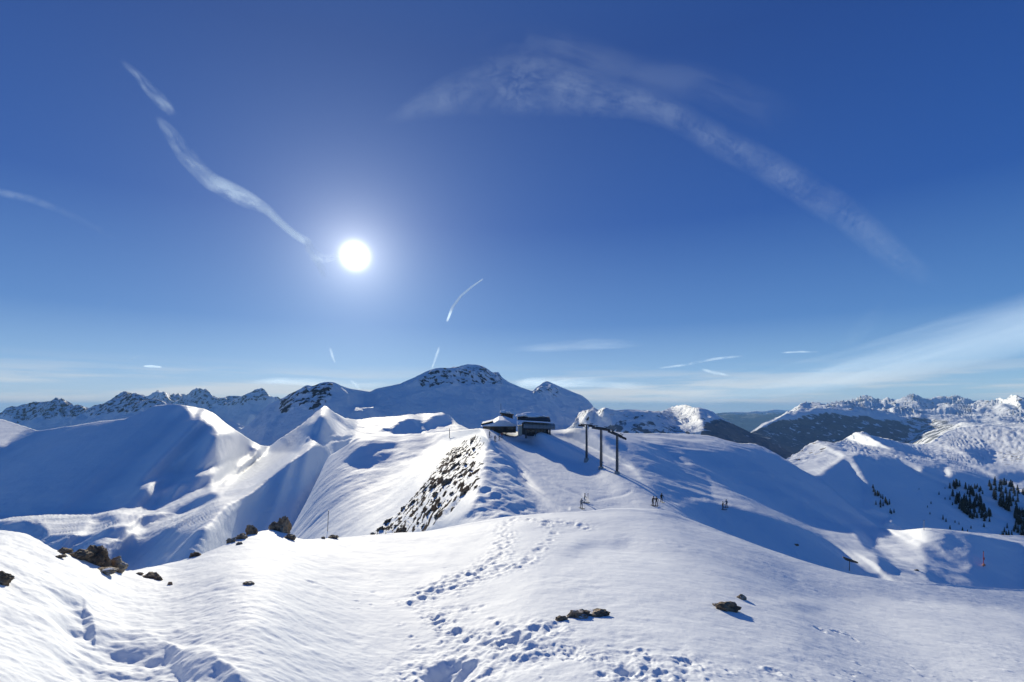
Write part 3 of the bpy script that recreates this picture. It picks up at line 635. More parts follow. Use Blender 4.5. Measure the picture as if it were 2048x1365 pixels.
# ------------------------------------------------------------------ rocks
def rock_bm(w, d, h, seed, jag=1.0):
    bm = bmesh.new(); bmesh.ops.create_icosphere(bm, subdivisions=4, radius=1.0)
    o = Vector((seed*13.1, seed*7.7, seed*3.3))
    for v in bm.verts:
        p = v.co.copy()
        # faceted blocks: push towards a few cleavage planes
        c = mnoise.cell_vector(p*1.6+o)
        f = mnoise.noise(p*1.1+o)*.42+mnoise.noise(p*2.6+o)*.24*jag+mnoise.noise(p*6+o)*.11*jag
        r = 1+f+(c.x-.5)*.16*jag
        v.co = Vector((p.x*w/2*r, p.y*d/2*r, p.z*h*.62*r*(1.0+.35*mnoise.noise(p*1.7+o+Vector((5, 5, 5))))))
    return bm
ROCKS = [ # px, py(base), width px, height px, label
 (184,1126,44,38,'largest brown boulder of the rocky edge at left above the shaded valley'),
 (228,1142,34,26,'second brown boulder at the lower right end of the left rocky edge'),
 (152,1116,40,15,'low dark rock on the snow edge just left of the largest boulder'),
 (122,1106,26,9,'flat dark rock highest up the snow bank at left'),
 (208,1147,36,10,'flat brown slab below the two left boulders'),
 (118,1116,16,5,'thin sliver of rock in the snow below the left rocky edge'),
 (-2,1168,34,26,'brown rock cut by the left edge of the picture'),
 (564,1066,26,38,'tall black crag standing on the snow knoll left of the flank'),
 (548,1058,24,18,'black crag leaning on the left of the tall crag'),
 (500,1070,20,20,'dark upright rock midway down the knoll edge'),
 (480,1080,20,12,'small dark rock between the knoll crag and the lowest rock'),
 (461,1085,16,11,'lowest dark rock at the left end of the knoll edge'),
 (578,1080,20,10,'low dark rock at the foot of the tall black crag'),
 (387,1107,20,9,'small dark rock alone on the snow edge between the left boulders and the knoll'),
 (298,1157,26,12,'small dark rock half buried right of the left boulders'),
 (314,1162,14,7,'tiny rock touching the half buried rock right of the left boulders'),
 (278,1150,12,5,'tiny rock sliver between the left boulders and the half buried rock'),
 (339,1171,9,7,'tiny dark stone lying lowest below the left rocky edge'),
 (495,1171,20,6,'small flat grey stone in the open snow below the knoll'),
 (478,1091,10,6,'tiny stone on the snow in front of the knoll'),
 (646,1069,8,4,'tiny dark stone on the crest right of the knoll'),
 (666,1070,18,6,'small dark rock on the crest right of the knoll'),
 (1122,1243,22,11,'small brown rock at the left end of the exposed slab beside the footprints'),
 (1160,1236,44,14,'brown ragged rock slab breaking through the snow in the lower middle'),
 (1194,1233,44,9,'flat dark slab at the right end of the rocks in the lower middle'),
 (1456,1222,52,17,'dark flat rock in a snow hollow at lower right'),
 (1485,1200,18,11,'small round dark rock just above the flat rock at lower right'),
]
for k, (x, y, w, h, lab) in enumerate(ROCKS):
    p = surf('snow_slope', x, y-1); m = p.y/F
    deep = 1.0 if y < 1150 else .8
    bm = rock_bm(w*m*1.0, w*m*deep, h*m*.98, k+1, 1.1)
    o = mesh_obj('rock', bm, M_rock); o.location = p+Vector((0, w*m*.22, h*m*.12)); o.rotation_euler = (0, 0, rng.uniform(-.3, .3))
    if k in (23, 24): o.rotation_euler = (0, -.12, .15)
    tag(o, lab, 'rock', 'rocks breaking through the near snow')

# stony outcrops of the flank below the ridge
bigs = [(915,908,12,26),(908,930,11,20),(893,962,13,24),(866,970,14,22),(872,985,15,18),(850,975,9,16),(926,982,10,24),(903,985,8,14),(824,1000,9,20),(806,1015,8,10),(878,1006,12,10),(857,1022,10,16),(944,880,5,14),(801,1062,18,18),(774,1040,10,16),(792,1050,10,14),(746,1068,14,9),(760,1058,10,12),(846,1050,10,10),(873,1032,10,12),(934,905,9,8),(947,898,8,6),(940,940,7,9),(920,950,8,12),(836,1045,8,10),(895,1000,7,10),(930,930,6,8),(888,948,7,10)]
where = ['high','upper','middle','lower','lowest']
for k, (x, y, w, h) in enumerate(bigs):
    p = surf('snow_ridge', x, y+h*.3); m = p.y/F
    o = mesh_obj('rock_outcrop', rock_bm(w*m*(.5+.5*((k*7)%5)/4), w*m*.9, h*m*(.55+.35*((k*3)%4)/3), 40+k, 1.9), M_rock); o.location = p+Vector((0, .1, .0)); o.rotation_euler = (rng.uniform(-.2, .2), .75, rng.uniform(-.5, .5))
    tag(o, 'dark jagged outcrop on the bright snowy flank left of the ridge crest', 'rock', 'outcrops on the steep ridge flank')

# ------------------------------------------------------------------ conifers
def make_tree():
    t = empty('conifer', (0, 0, 0), 'x', 'tree')
    bm = bmesh.new(); tube(bm, [(0, 0, -.6), (0, 0, .5), (0, 0, 1)], [.028, .02, .004], 6); mesh_obj('trunk', bm, M_bark, t)
    bm = bmesh.new(); r_ = random.Random(5)
    for k in range(9):
        z = .10+k*.098; R = .20*(1-z)**.8+.02
        nb = 11
        for i in range(nb):
            a = 2*math.pi*(i+r_.random()*.7)/nb; L = R*r_.uniform(.65, 1.15)
            base = Vector((0, 0, z+.07)); tip = Vector((math.cos(a)*L, math.sin(a)*L, z-.03-r_.random()*.03))
            side = Vector((-math.sin(a), math.cos(a), 0))*L*.30
            mid = base.lerp(tip, .6)
            v = [bm.verts.new(q) for q in (base, mid+side+Vector((0, 0, -.02)), tip, mid-side+Vector((0, 0, -.02)), mid+Vector((0, 0, .03)))]
            for a_, b_ in ((0, 1), (1, 2), (2, 3), (3, 0)): bm.faces.new((v[a_], v[b_], v[4]))
    mesh_obj('crown', bm, M_needles, t)
    return t
def copy_tree(o):
    c = o.copy(); col.objects.link(c)
    for ch in o.children:
        d = ch.copy(); col.objects.link(d); d.parent = c
    return c
proto = make_tree(); used = False
def plant(x, y, h, lab, grp):
    global used
    t = copy_tree(proto) if used else proto; used = True
    p = surf('right_hill', x, y); s = h*p.y/F
    t.location = p-Vector((0, 0, .02*s)); t.scale = (s*rng.uniform(.8, 1.25), s*rng.uniform(.8, 1.25), s); t.rotation_euler = (0, 0, rng.uniform(0, 6))
    t['label'] = lab; t['group'] = grp
def scatter(poly, n, h0, h1, lab, grp, mind=3.0):
    xs = [p[0] for p in poly]; ys = [p[1] for p in poly]; got = []
    tries = 0
    while len(got) < n and tries < 20000:
        tries += 1; x = rng.uniform(min(xs), max(xs)); y = rng.uniform(min(ys), max(ys))
        if not inpoly(np.array([x]), np.array([y]), poly)[0]: continue
        if gnoise(np.array([x/16.]), np.array([y/16.]), 4)[0] < -.22: continue
        if any(abs(x-a)+abs(y-b)*.8 < mind for a, b in got): continue
        got.append((x, y))
    for x, y in sorted(got, key=lambda q: q[1]): plant(x, y, rng.uniform(h0, h1), lab, grp)
LB = [('dark conifer in the narrow belt beside the sunlit snow gully', 'conifers beside the sunlit gully'),
      ('dark conifer in the dense diagonal belt on the blue shaded slope at right', 'conifers of the dense belt at right'),
      ('dark conifer in the forest at the far right edge below the sunlit crest', 'conifers of the far right forest'),
      ('single small conifer standing apart on the blue shaded slope left of the forest', 'scattered conifers left of the forest')]
scatter([(1742,978),(1752,972),(1775,992),(1795,1030),(1785,1034),(1765,1018),(1745,1008)], 20, 9, 13, *LB[0])
scatter([(1898,975),(1915,968),(1945,985),(1960,1002),(1985,1040),(1975,1048),(1945,1040),(1915,1018)], 92, 11, 17, *LB[1], mind=2.7)
scatter([(1975,968),(1990,960),(2015,970),(2048,985),(2075,1000),(2075,1080),(2040,1075),(2025,1050),(2010,1020),(1985,1000)], 115, 11, 17, *LB[2], mind=3.0)
scatter([(1930,975),(1955,975),(1975,990),(1955,995)], 8, 9, 13, *LB[2])
scatter([(2010,1000),(2060,1010),(2070,1050),(2035,1050)], 26, 11, 17, *LB[2], mind=2.6)
scatter([(2000,1055),(2048,1062),(2060,1085),(2000,1078)], 14, 9, 13, *LB[2])
for x, y, h in [(1878,990,8),(1890,1000,6),(1862,1008,6),(1886,1040,11),(1892,1044,9),(1900,1058,9),(1918,1050,7),(1855,1015,5),(1838,980,4),(1925,1062,8),(1942,1058,7),(1968,1055,9),(1905,1010,7),(1900,1000,8),(1890,978,5),(1910,1045,6),(1935,1066,7),(1860,1030,6)]:
    plant(x, y, h, *LB[3])

# ------------------------------------------------------------------ chairlift station on the crest
def P3(px, py, d): return Vector(((px-1024)/F*d, d, EYE-(py-HY)/F*d))
D0 = surf('snow_ridge', 1074, 868).y; U = D0/F
st = empty('lift_station', P3(1074, 868, D0), 'dark chairlift station with grey machine cover and snowy roof on the crest', 'building')
def part(name, bm, mat, parent): return mesh_obj(name, bm, mat, parent)
def sb(x0, x1, y0, y1, d0, d1): # local box from photo columns and rows at the station's distance
    return (((x0+x1)/2-1074)*U, (d0+d1)/2, (868-(y0+y1)/2)*U), ((x1-x0)*U, d1-d0, abs(y1-y0)*U)
bm = bmesh.new(); box(bm, *sb(1050, 1098, 846, 874, 1.5, 9), bev=.1); part('wall', bm, M_dark, st)
bm = bmesh.new() # rounded machine cover
n = 10
prof = [(-.2, 0), (-.9, .35), (-1.0, 1.0), (-.85, 1.7), (-.4, 2.2), (.6, 2.45), (4.5, 2.5), (5.5, 1.6), (5.6, 0)]
for xx in (1048, 1111):
    pass
a = [bm.verts.new(((1047-1074)*U, y, 2.0+z)) for y, z in prof]; b = [bm.verts.new(((1110-1074)*U, y+.4, 1.6+z*.85)) for y, z in prof]
for k in range(len(prof)): bm.faces.new((a[k], a[(k+1) % len(prof)], b[(k+1) % len(prof)], b[k]))
bm.faces.new(a); bm.faces.new(list(reversed(b))); mc = part('machine_cover', bm, M_grey, st)
bm = bmesh.new()
for k in range(9): box(bm, ((1051+k*7-1074)*U, -1.02, 3.05), (.06, .06, 2.1))
part('panel_seam', bm, M_steel, mc)
bm = bmesh.new()
rp = [(-2.2, 5.0), (-2.0, 5.5), (2, 6.9), (6, 7.0), (9.8, 5.6), (9.8, 5.1)]
a = [bm.verts.new(((1035-1074)*U, y, z+.35)) for y, z in rp]; b = [bm.verts.new(((1100-1074)*U, y, z*.88+.2)) for y, z in rp]
for k in range(len(rp)): bm.faces.new((a[k], a[(k+1) % len(rp)], b[(k+1) % len(rp)], b[k]))
bm.faces.new(a); bm.faces.new(list(reversed(b))); rf = part('roof', bm, M_dark, st)
bm = rock_bm(7.5, 5.0, 2.0, 91, .5); o = part('snow_load', bm, M_snowcap, rf); o.location = ((1064-1074)*U, 2.6, 6.7)
bm = rock_bm(3.5, 3.0, 1.0, 92, .5); o = part('snow_load', bm, M_snowcap, rf); o.location = ((1044-1074)*U, 1.0, 6.9)
for x in (1052, 1072, 1090, 1100):
    bm = bmesh.new(); box(bm, ((x-1074)*U, .6, 0.2), (.5, .5, 4.0), bev=.05); part('column', bm, M_steel, st)
bm = bmesh.new(); box(bm, *sb(1036, 1044, 846, 872, -1.0, 2.0), bev=.1); part('corner_pillar', bm, M_beige, st)
bm = bmesh.new(); box(bm, *sb(1044, 1050, 840, 870, -.6, 3.0), bev=.1); part('end_wall', bm, M_dark, st)
for x in (1056, 1066, 1077, 1087):
    bm = bmesh.new(); box(bm, ((x-1074)*U, 1.46, 1.0), (1.3, .08, 1.1)); part('window', bm, M_glass, st)
st.scale = (1, 1, .78)
# low mountain hut left of the station
D1 = surf('snow_ridge', 1000, 867).y; U1 = D1/F
hut = empty('mountain_hut', P3(1000, 862, D1), 'low wooden hut under a long snow covered roof left of the lift station', 'building')
def hb(x0, x1, y0, y1, d0, d1): return (((x0+x1)/2-1000)*U1, (d0+d1)/2, (862-(y0+y1)/2)*U1), ((x1-x0)*U1, d1-d0, abs(y1-y0)*U1)
bm = bmesh.new(); box(bm, *hb(966, 1032, 852, 866, 0, 8)); part('wall', bm, M_wood, hut)
bm = bmesh.new()
sec = [(962, 853), (985, 848), (997, 841), (1008, 841), (1034, 850), (1036, 853)]
a = [bm.verts.new(((x-1000)*U1, -.8, (862-y)*U1)) for x, y in sec]; b = [bm.verts.new(((x-1000)*U1, 9, (862-y+2)*U1+.9)) for x, y in sec]
for k in range(len(sec)): bm.faces.new((a[k], a[(k+1) % len(sec)], b[(k+1) % len(sec)], b[k]))
bm.faces.new(a); bm.faces.new(list(reversed(b))); rf = part('roof', bm, M_snowcap, hut)
bm = bmesh.new(); box(bm, *hb(962, 985, 845.5, 849, 1, 7), rot=Matrix.Rotation(-.24, 4, 'Y')); part('solar_panel', bm, M_dark, rf)
for x0, x1, mt, nm in ((970, 984, M_glass, 'window'), (996, 1003, M_glass, 'window'), (1008, 1012, M_dark, 'door'), (1015, 1028, M_glass, 'window')):
    bm = bmesh.new(); box(bm, *hb(x0, x1, 854.5, 859 if nm == 'window' else 864, -.06, -.01)); part(nm, bm, mt, hut)
cab = empty('summit_cabin', P3(1014, 846, D1+12), 'small dark cabin with a snow topped roof standing highest above the hut', 'building')
bm = bmesh.new(); box(bm, (0, 0, 1.0), (4.0, 3.5, 3.6), bev=.08); part('wall', bm, M_dark, cab)
bm = bmesh.new(); box(bm, (0, 0, 3.0), (4.7, 4.2, .45), rot=Matrix.Rotation(.12, 4, 'Y'), bev=.1); rf = part('roof', bm, M_dark, cab)
o = part('snow_load', rock_bm(3.4, 3.2, 1.4, 95, .6), M_snowcap, rf); o.location = (-.6, 0, 3.5)
bm = bmesh.new(); tube(bm, [(-2.1, 0, 0), (-2.1, 0, 6.6)], .07, 6); part('mast', bm, M_steel, cab)
bm = bmesh.new(); box(bm, (.5, -1.78, 1.2), (1.6, .06, 1.0)); part('window', bm, M_glass, cab)

# ------------------------------------------------------------------ chairlift pylons
def pylon(bx, by, ty, d, tilt, span, lab, rz):
    g = P3(bx, by, d); h = (by-ty)*d/F; m = d/F
    t = empty('lift_pylon', g, lab, 'pylon', 'chairlift pylons in front of the station', rz=0)
    bm = bmesh.new(); tube(bm, [(0, 0, -1.5), (0, 0, h*.5), (0, 0, h)], [.30, .25, .20], 14); part('mast', bm, M_steel, t)
    bm = bmesh.new(); R = Matrix.Rotation(tilt, 4, 'Y')
    box(bm, (R @ Vector((0, 0, 0)))+Vector((0, 0, h)), (span*m, .24, .26), rot=R, bev=.05); arm = part('crossarm', bm, M_dark, t)
    for sgn in (-1, 1):
        c = (R @ Vector((sgn*span*m*.42, 0, 0)))+Vector((0, 0, h-.15))
        bm = bmesh.new(); box(bm, c, (.14, 2.6, .20), rot=R @ Matrix.Rotation(rz, 4, 'Z'), bev=.03)
        box(bm, c+Vector((0, 0, .5)), (span*m*.3, .12, .12), rot=R)
        s_ = part('sheave_beam', bm, M_dark, t)
        bm = bmesh.new()
        for k in range(6):
            q = c+(R @ Matrix.Rotation(rz, 4, 'Z') @ Vector((0, (k-2.5)*.45, 0)))
            r = bmesh.ops.create_cone(bm, cap_ends=True, segments=14, radius1=.2, radius2=.2, depth=.14)
            bmesh.ops.transform(bm, matrix=Matrix.Translation(q-Vector((0, 0, .2))) @ R @ Matrix.Rotation(rz, 4, 'Z') @ Matrix.Rotation(math.pi/2, 4, 'Y'), verts=r['verts'])
        part('sheave', bm, M_steel, s_)
    bm = bmesh.new()
    for s2 in (-.28, .28): tube(bm, [(s2, -.48, 1), (s2, -.42, h-.5)], .035, 5)
    for k in range(int(h/.6)): tube(bm, [(-.28, -.46, 1+k*.55), (.28, -.46, 1+k*.55)], .025, 5)
    part('ladder', bm, M_steel, t)
    bm = bmesh.new(); bmesh.ops.create_cone(bm, cap_ends=True, segments=16, radius1=.7, radius2=.55, depth=1.0); part('foundation', bm, M_grey, t)
    return t
for bx, by, ty, tilt, span, lab, rz in ((1173, 921, 850, .05, 24, 'grey lift pylon standing nearest the station, its foot by a blue hollow', .5), (1202, 938, 856, .14, 23, 'middle one of the three grey lift pylons', .6), (1234, 948, 868, .42, 24, 'rightmost grey lift pylon with its crossarm tilting down to the right', .7)):
    q = surf('snow_ridge', bx, by); pylon(bx, by, ty, q.y, tilt, span, lab, rz)

# ------------------------------------------------------------------ people
def person(p, h, lab, top, legs, pose, face=0.0, grp=None, skis=True):
    t = empty('person', p, lab, 'person', grp, rz=face)
    s = h/1.75
    st_, arm, lean = pose
    J = {'pel': (0, 0, .93), 'sp': (0, -lean*.4, 1.15), 'ch': (0, -lean*.8, 1.38), 'nk': (0, -lean, 1.50), 'hd': (0, -lean*1.15, 1.62), 'ht': (0, -lean*1.2, 1.72)}
    for sg, k in ((-1, 'l'), (1, 'r')):
        J[k+'hip'] = (sg*.11, 0, .90); J[k+'kn'] = (sg*(.12+st_*.4), -.08-lean*.3, .50); J[k+'an'] = (sg*(.13+st_), 0, .10); J[k+'to'] = (sg*(.14+st_), -.16, .05)
        J[k+'sh'] = (sg*.20, -lean*.85, 1.42); J[k+'el'] = (sg*(.30+arm*.1), -lean*.8-.06, 1.16); J[k+'wr'] = (sg*(.30+arm*.2), -lean-.26, 1.05); J[k+'ha'] = (sg*(.30+arm*.2), -lean-.34, 1.04)
    R = {'pel': .15, 'sp': .14, 'ch': .165, 'nk': .062, 'hd': .10, 'ht': .085, 'hip': .105, 'kn': .072, 'an': .058, 'to': .05, 'sh': .075, 'el': .055, 'wr': .042, 'ha': .045}
    E = [('pel', 'sp'), ('sp', 'ch'), ('ch', 'nk'), ('nk', 'hd'), ('hd', 'ht')]
    for k in 'lr': E += [('pel', k+'hip'), (k+'hip', k+'kn'), (k+'kn', k+'an'), (k+'an', k+'to'), ('ch', k+'sh'), (k+'sh', k+'el'), (k+'el', k+'wr'), (k+'wr', k+'ha')]
    names = list(J); me = bpy.data.meshes.new('body'); me.from_pydata([Vector(J[n])*s for n in names], [(names.index(a), names.index(b)) for a, b in E], [])
    o = bpy.data.objects.new('body', me); link(o, t)
    sk = o.modifiers.new('skin', 'SKIN')
    if not me.skin_vertices: me.attributes
    bpy.context.view_layer.objects.active = o
    lay = me.skin_vertices[0] if len(me.skin_vertices) else None
    if lay is None:
        bpy.ops.object.modifier_remove(modifier='skin'); bpy.ops.object.modifier_add(type='SKIN'); lay = me.skin_vertices[0]
    for i, n in enumerate(names):
        r = R.get(n, R.get(n[1:], .06))*s; lay.data[i].radius = (r, r*.85 if n in ('pel', 'sp', 'ch') else r); lay.data[i].use_root = (n == 'pel')
    o.modifiers.new('sub', 'SUBSURF').render_levels = 1; o.modifiers['sub'].levels = 1
    dg = bpy.context.evaluated_depsgraph_get(); m2 = bpy.data.meshes.new_from_object(o.evaluated_get(dg)); o.modifiers.clear(); o.data = m2; m2.name = 'body'
    m2.materials.clear()
    for m_ in (legs, top, M_skin): m2.materials.append(m_)
    for f in m2.polygons:
        z = f.center.z/s; f.use_smooth = True
        f.material_index = 2 if 1.50 < z < 1.66 else (1 if z > .88 else 0)
    bm = bmesh.new(); bmesh.ops.create_uvsphere(bm, u_segments=14, v_segments=8, radius=.125*s); hm = part('helmet', bm, M_dark, t); hm.location = (0, (-lean*1.18+.02)*s, 1.69*s); hm.scale = (1, 1.12, .82)
    if skis:
        for sg in (-1, 1):
            bm = bmesh.new(); x = sg*(.13+st_)*s
            tube(bm, [(x, .75*s, .03), (x, -.75*s, .03), (x, -.95*s, .12)], .045, 6); part('ski', bm, M_dark, t)
            bm = bmesh.new(); hx = sg*(.30+arm*.2); tube(bm, [(hx*s, (-lean-.34)*s, 1.12*s), ((hx+sg*.1)*s, (-lean-.30)*s, .02)], .014, 5); part('ski_pole', bm, M_steel, t)
    return t
M_c1 = simple('black_cloth', (.018, .018, .022), None, .8); M_c2 = simple('grey_cloth', (.22, .23, .25), None, .8)
M_c3 = simple('navy_cloth', (.03, .04, .08), None, .8); M_c4 = simple('red_cloth', (.30, .03, .03), None, .8); M_c5 = simple('brown_cloth', (.10, .07, .05), None, .8)
GP = 'skiers on the saddle below the station'
def stand(px, py, hpx, lab, top, legs, pose=(.06, .5, .05), face=0, grp=GP, skis=True):
    p = surf('snow_ridge', px, py); person(p, min(max(hpx*p.y/F, 1.55), 1.85), lab, top, legs, pose, face, grp, skis)
stand(1305, 1012, 19, 'person in brown and black leaning forward, leftmost of the three skiers in the saddle', M_c1, M_c5, (.10, .9, .22), .6)
stand(1313, 1012, 19, 'person in black jacket and brown trousers, middle of the three skiers in the saddle', M_c1, M_c5, (.08, .6, .10), -.4)
stand(1323, 1005, 18, 'person all in black standing upright, rightmost of the three skiers in the saddle', M_c1, M_c1, (.03, .2, .03), .2)
stand(1163, 1018, 20, 'person in grey standing alone on the track below the pylons', M_c2, M_c2, (.05, .4, .08), .3)
stand(1169, 1006, 14, 'person in light grey just behind the grey skier on the track', M_c2, M_c2, (.05, .4, .08), 1.3)
stand(1445, 1019, 11, 'person in black, left one of two small figures on the lit strip above the gully', M_c1, M_c3, (.05, .4, .08), .9)
stand(1453, 1016, 9, 'person in grey, right one of two small figures on the lit strip above the gully', M_c2, M_c1, (.05, .4, .08), -.9)
GS = 'people gathered outside the hut'
stand(990, 884, 8, 'person in dark clothes nearest the camera at the head of the ridge track', M_c3, M_c1, face=.4, grp=GS)
stand(998, 881, 7, 'person in brown beside the head of the ridge track', M_c5, M_c1, face=1.4, grp=GS)
stand(979, 875, 7, 'person in grey at the left corner in front of the hut', M_c2, M_c3, face=2.4, grp=GS)
stand(1012, 873, 8, 'person in black in front of the hut door', M_c1, M_c1, face=.2, grp=GS)
stand(1004, 876, 7, 'person in red jacket between the hut door and the ridge track', M_c4, M_c2, face=-.6, grp=GS)

# ------------------------------------------------------------------ poles, markers, panel
def pole(px, py, hpx, r, mat, lab, name='marker_pole', land_='snow_ridge', disc=False, grp='thin marker poles on the slopes', lean=0):
    p = surf(land_, px, py); h = hpx*p.y/F
    t = empty(name, p, lab, 'pole', grp)
    bm = bmesh.new(); tube(bm, [(0, 0, -.3), (lean*h, 0, h)], r, 8); part('shaft', bm, mat, t)
    bm = bmesh.new(); tube(bm, [(lean*h, 0, h), (lean*h, 0, h+.12)], r*1.5, 8); part('cap', bm, M_dark, t)
    if disc:
        bm = bmesh.new(); box(bm, (0, -.08, h*.55), (.30, .06, .40), bev=.02); part('marker_plate', bm, M_red, t)
        bm = bmesh.new(); box(bm, (.05, -.02, .35), (.42, .3, .36), bev=.07); part('base_pad', bm, M_orange, t)
pole(655, 1064, 42, .10, M_steel, 'tall thin grey pole on the left flank above the near crest', lean=.05)
pole(899, 876, 18, .16, M_steel, 'short thin pole at the top of the left flank beside the ridge')
pole(1848, 1060, 18, .05, M_grey, 'thin grey pole on the lit strip at right')
pole(1967, 1134, 30, .05, M_red, 'red marker pole with red plate in the blue hollow at far right', disc=True, grp='thin marker poles on the slopes')
pole(1176, 1004, 16, .04, M_steel, 'thin dark pole beside the grey skier on the track')
p = surf('snow_ridge', 1699, 1142); m = p.y/F
t = empty('snow_lance', p, 'dark tilted boom on a thin post at the edge of the blue gully', 'snow lance')
bm = bmesh.new(); tube(bm, [(0, 0, -.5), (0, 0, 19*m)], .06, 8); part('post', bm, M_steel, t)
bm = bmesh.new(); tube(bm, [(-13*m, 0, 27*m), (-6*m, 0, 23*m), (4*m, .1, 19.5*m), (18*m, .2, 15*m)], [.10, .20, .22, .12], 8); part('boom', bm, M_wood, t)
bm = bmesh.new(); box(bm, (-3*m, 0, 20.5*m), (9*m, .5, 2.2*m), rot=Matrix.Rotation(.3, 4, 'Y'), bev=.04); part('bracket', bm, M_dark, t)
p = surf('snow_ridge', 1593, 1090); o = mesh_obj('rock', rock_bm(.7, .6, .35, 71), M_rock); o.location = p; tag(o, 'small dark stone alone in the middle of the blue gully', 'rock')
p = surf('snow_ridge', 1834, 1142); o = mesh_obj('rock', rock_bm(.7, .6, .35, 72), M_rock); o.location = p; tag(o, 'small dark stone on the lit mound right of the gully', 'rock')

# ------------------------------------------------------------------ high cloud and contrails
def cloud_mat(name, dens, streak, along=.08, soft=1.3, lo=.30, hi=.72, big=.8, dis=.5, col_=(.74, .88, 1.0)):
    m = bpy.data.materials.new(name); m.use_nodes = True; T = NT(m.node_tree); T.n.clear()
    at = lambda a: T.new('ShaderNodeAttribute', attribute_name=a).outputs['Fac']
    v = T.new('ShaderNodeCombineXYZ', {0: T.m('MULTIPLY', at('along'), along), 1: at('across'), 2: 1.3}).outputs[0]
    n = T.new('ShaderNodeTexNoise', {'Vector': v, 'Scale': streak, 'Detail': 8.0, 'Roughness': .62, 'Distortion': dis}).outputs[0]
    n2 = T.new('ShaderNodeTexNoise', {'Vector': v, 'Scale': streak*.35, 'Detail': 3.0}).outputs[0]
    s = T.m('POWER', at('soft'), soft)
    a = T.m('MULTIPLY', T.m('MULTIPLY', s, T.mr(T.m('ADD', n, T.m('MULTIPLY', T.m('SUBTRACT', n2, .5), big)), lo, hi)), T.m('MULTIPLY', at('fade'), dens), clamp=True)
    tr = T.new('ShaderNodeBsdfTransparent'); df = T.new('ShaderNodeBsdfDiffuse', {'Color': (*col_, 1)}); tl = T.new('ShaderNodeBsdfTranslucent', {'Color': (*col_, 1)})
    mx = T.new('ShaderNodeMixShader', {0: .6, 1: df.outputs[0], 2: tl.outputs[0]}); fin = T.new('ShaderNodeMixShader', {0: a, 1: tr.outputs[0], 2: mx.outputs[0]})
    T.new('ShaderNodeOutputMaterial', {'Surface': fin.outputs[0]})
    return m
def cloud(name, pts, mat, lab, cat, grp, alt=8000., dist=None, n=20, fade=(.15, .15), thick=.3, sub=60):
    P = np.array(pts, float); q = np.r_[0, np.cumsum(np.hypot(*np.diff(P[:, :2], axis=0).T))]
    tt = np.linspace(0, q[-1], sub)
    # rounded path
    xs = smo(np.interp(tt, q, P[:, 0]), 3); ys = smo(np.interp(tt, q, P[:, 1]), 3); ws = smo(np.interp(tt, q, P[:, 2]), 3)
    dist = np.array([dist or min(alt/max((HY-y)/F, .02), 42000.) for y in ys]); dist = smo(dist, 8)
    C = [Vector(((x-1024)/F*d, d, EYE+(HY-y)/F*d)) for x, y, d in zip(xs, ys, dist)]
    vs, fs, al, ac, sf, fd = [], [], [], [], [], []
    for i, c in enumerate(C):
        tg = (C[min(i+1, sub-1)]-C[max(i-1, 0)]).normalized(); vw = c.normalized()
        wd = tg.cross(vw).normalized(); dp = wd.cross(tg).normalized(); w = ws[i]/F*dist[i]
        f = i/(sub-1); fa = float(sstep(0, fade[0], f)*sstep(0, fade[1], 1-f)) if fade[0] > 0 else 1.
        for k in range(n):
            a = 2*math.pi*k/n; vs.append(c+wd*math.cos(a)*w+dp*math.sin(a)*w*thick)
            al.append(tt[i]/20.); ac.append(math.cos(a)*ws[i]/20.); sf.append(abs(math.sin(a))**1.2); fd.append(fa)
    for i in range(sub-1):
        for k in range(n): fs.append((i*n+k, i*n+(k+1) % n, (i+1)*n+(k+1) % n, (i+1)*n+k))
    fs.append(tuple(range(n))); fs.append(tuple(reversed(range((sub-1)*n, sub*n))))
    me = bpy.data.meshes.new(name); me.from_pydata(vs, [], fs); me.update()
    for nm, vals in (('along', al), ('across', ac), ('soft', sf), ('fade', fd)):
        me.attributes.new(nm, 'FLOAT', 'POINT').data.foreach_set('value', np.array(vals, np.float32))
    for f in me.polygons: f.use_smooth = True
    me.materials.append(mat); o = link(bpy.data.objects.new(name, me)); return tag(o, lab, cat, grp)
CM1 = cloud_mat('cirrus_thin', .056, 1.1, 1.1, soft=2.2, lo=.18, hi=.85, big=.8, dis=1.6); CM2 = cloud_mat('cirrus_bright', .36, 1.3, .4, soft=1.6); CM3 = cloud_mat('contrail_crisp', .75, .8, .3, 1.2, lo=.0, hi=.45, big=.3); CM4 = cloud_mat('veil', .26, .35, .10, 1.2, lo=.2, hi=.8, big=.5); CM5 = cloud_mat('cirrus_faint', .022, .6, .35, soft=2.2)
CM6 = cloud_mat('cloud_by_sun', .22, 1.0, .6, soft=1.5, lo=.1, hi=.6)
GC = 'high cirrus clouds'; GT = 'contrails'
cloud('cirrus_cloud', [(740,250,4),(790,236,14),(850,210,28),(930,184,46),(1020,170,60),(1100,172,58),(1190,196,38),(1280,208,30),(1360,235,30),(1440,285,32),(1530,330,32),(1620,385,34),(1700,435,32),(1770,495,30),(1820,535,26),(1880,575,14)], CM1, 'long faint arc of cirrus sweeping over the middle and right of the sky', 'cloud', GC, sub=110, fade=(.12, .10))
cloud('cirrus_cloud', [(900,110,30),(1010,100,50),(1120,105,50),(1230,140,40),(1400,170,40),(1560,230,40),(1620,300,25)], CM5, 'very faint veil of cirrus above the top of the long arc', 'cloud', GC, fade=(.3, .3))
cloud('cirrus_cloud', [(310,230,6),(340,265,15),(375,315,20),(420,362,19),(465,385,20),(500,402,18),(535,420,11),(560,445,9),(590,470,9),(622,488,9)], CM2, 'bright ragged streak of cirrus running down from the left towards the sun', 'cloud', GC, fade=(.10, .04))
cloud('cirrus_cloud', [(238,118,6),(275,150,9),(305,185,14),(330,210,14),(348,232,8)], CM2, 'short detached streak of cirrus above the left end of the bright streak', 'cloud', GC, fade=(.4, .12))
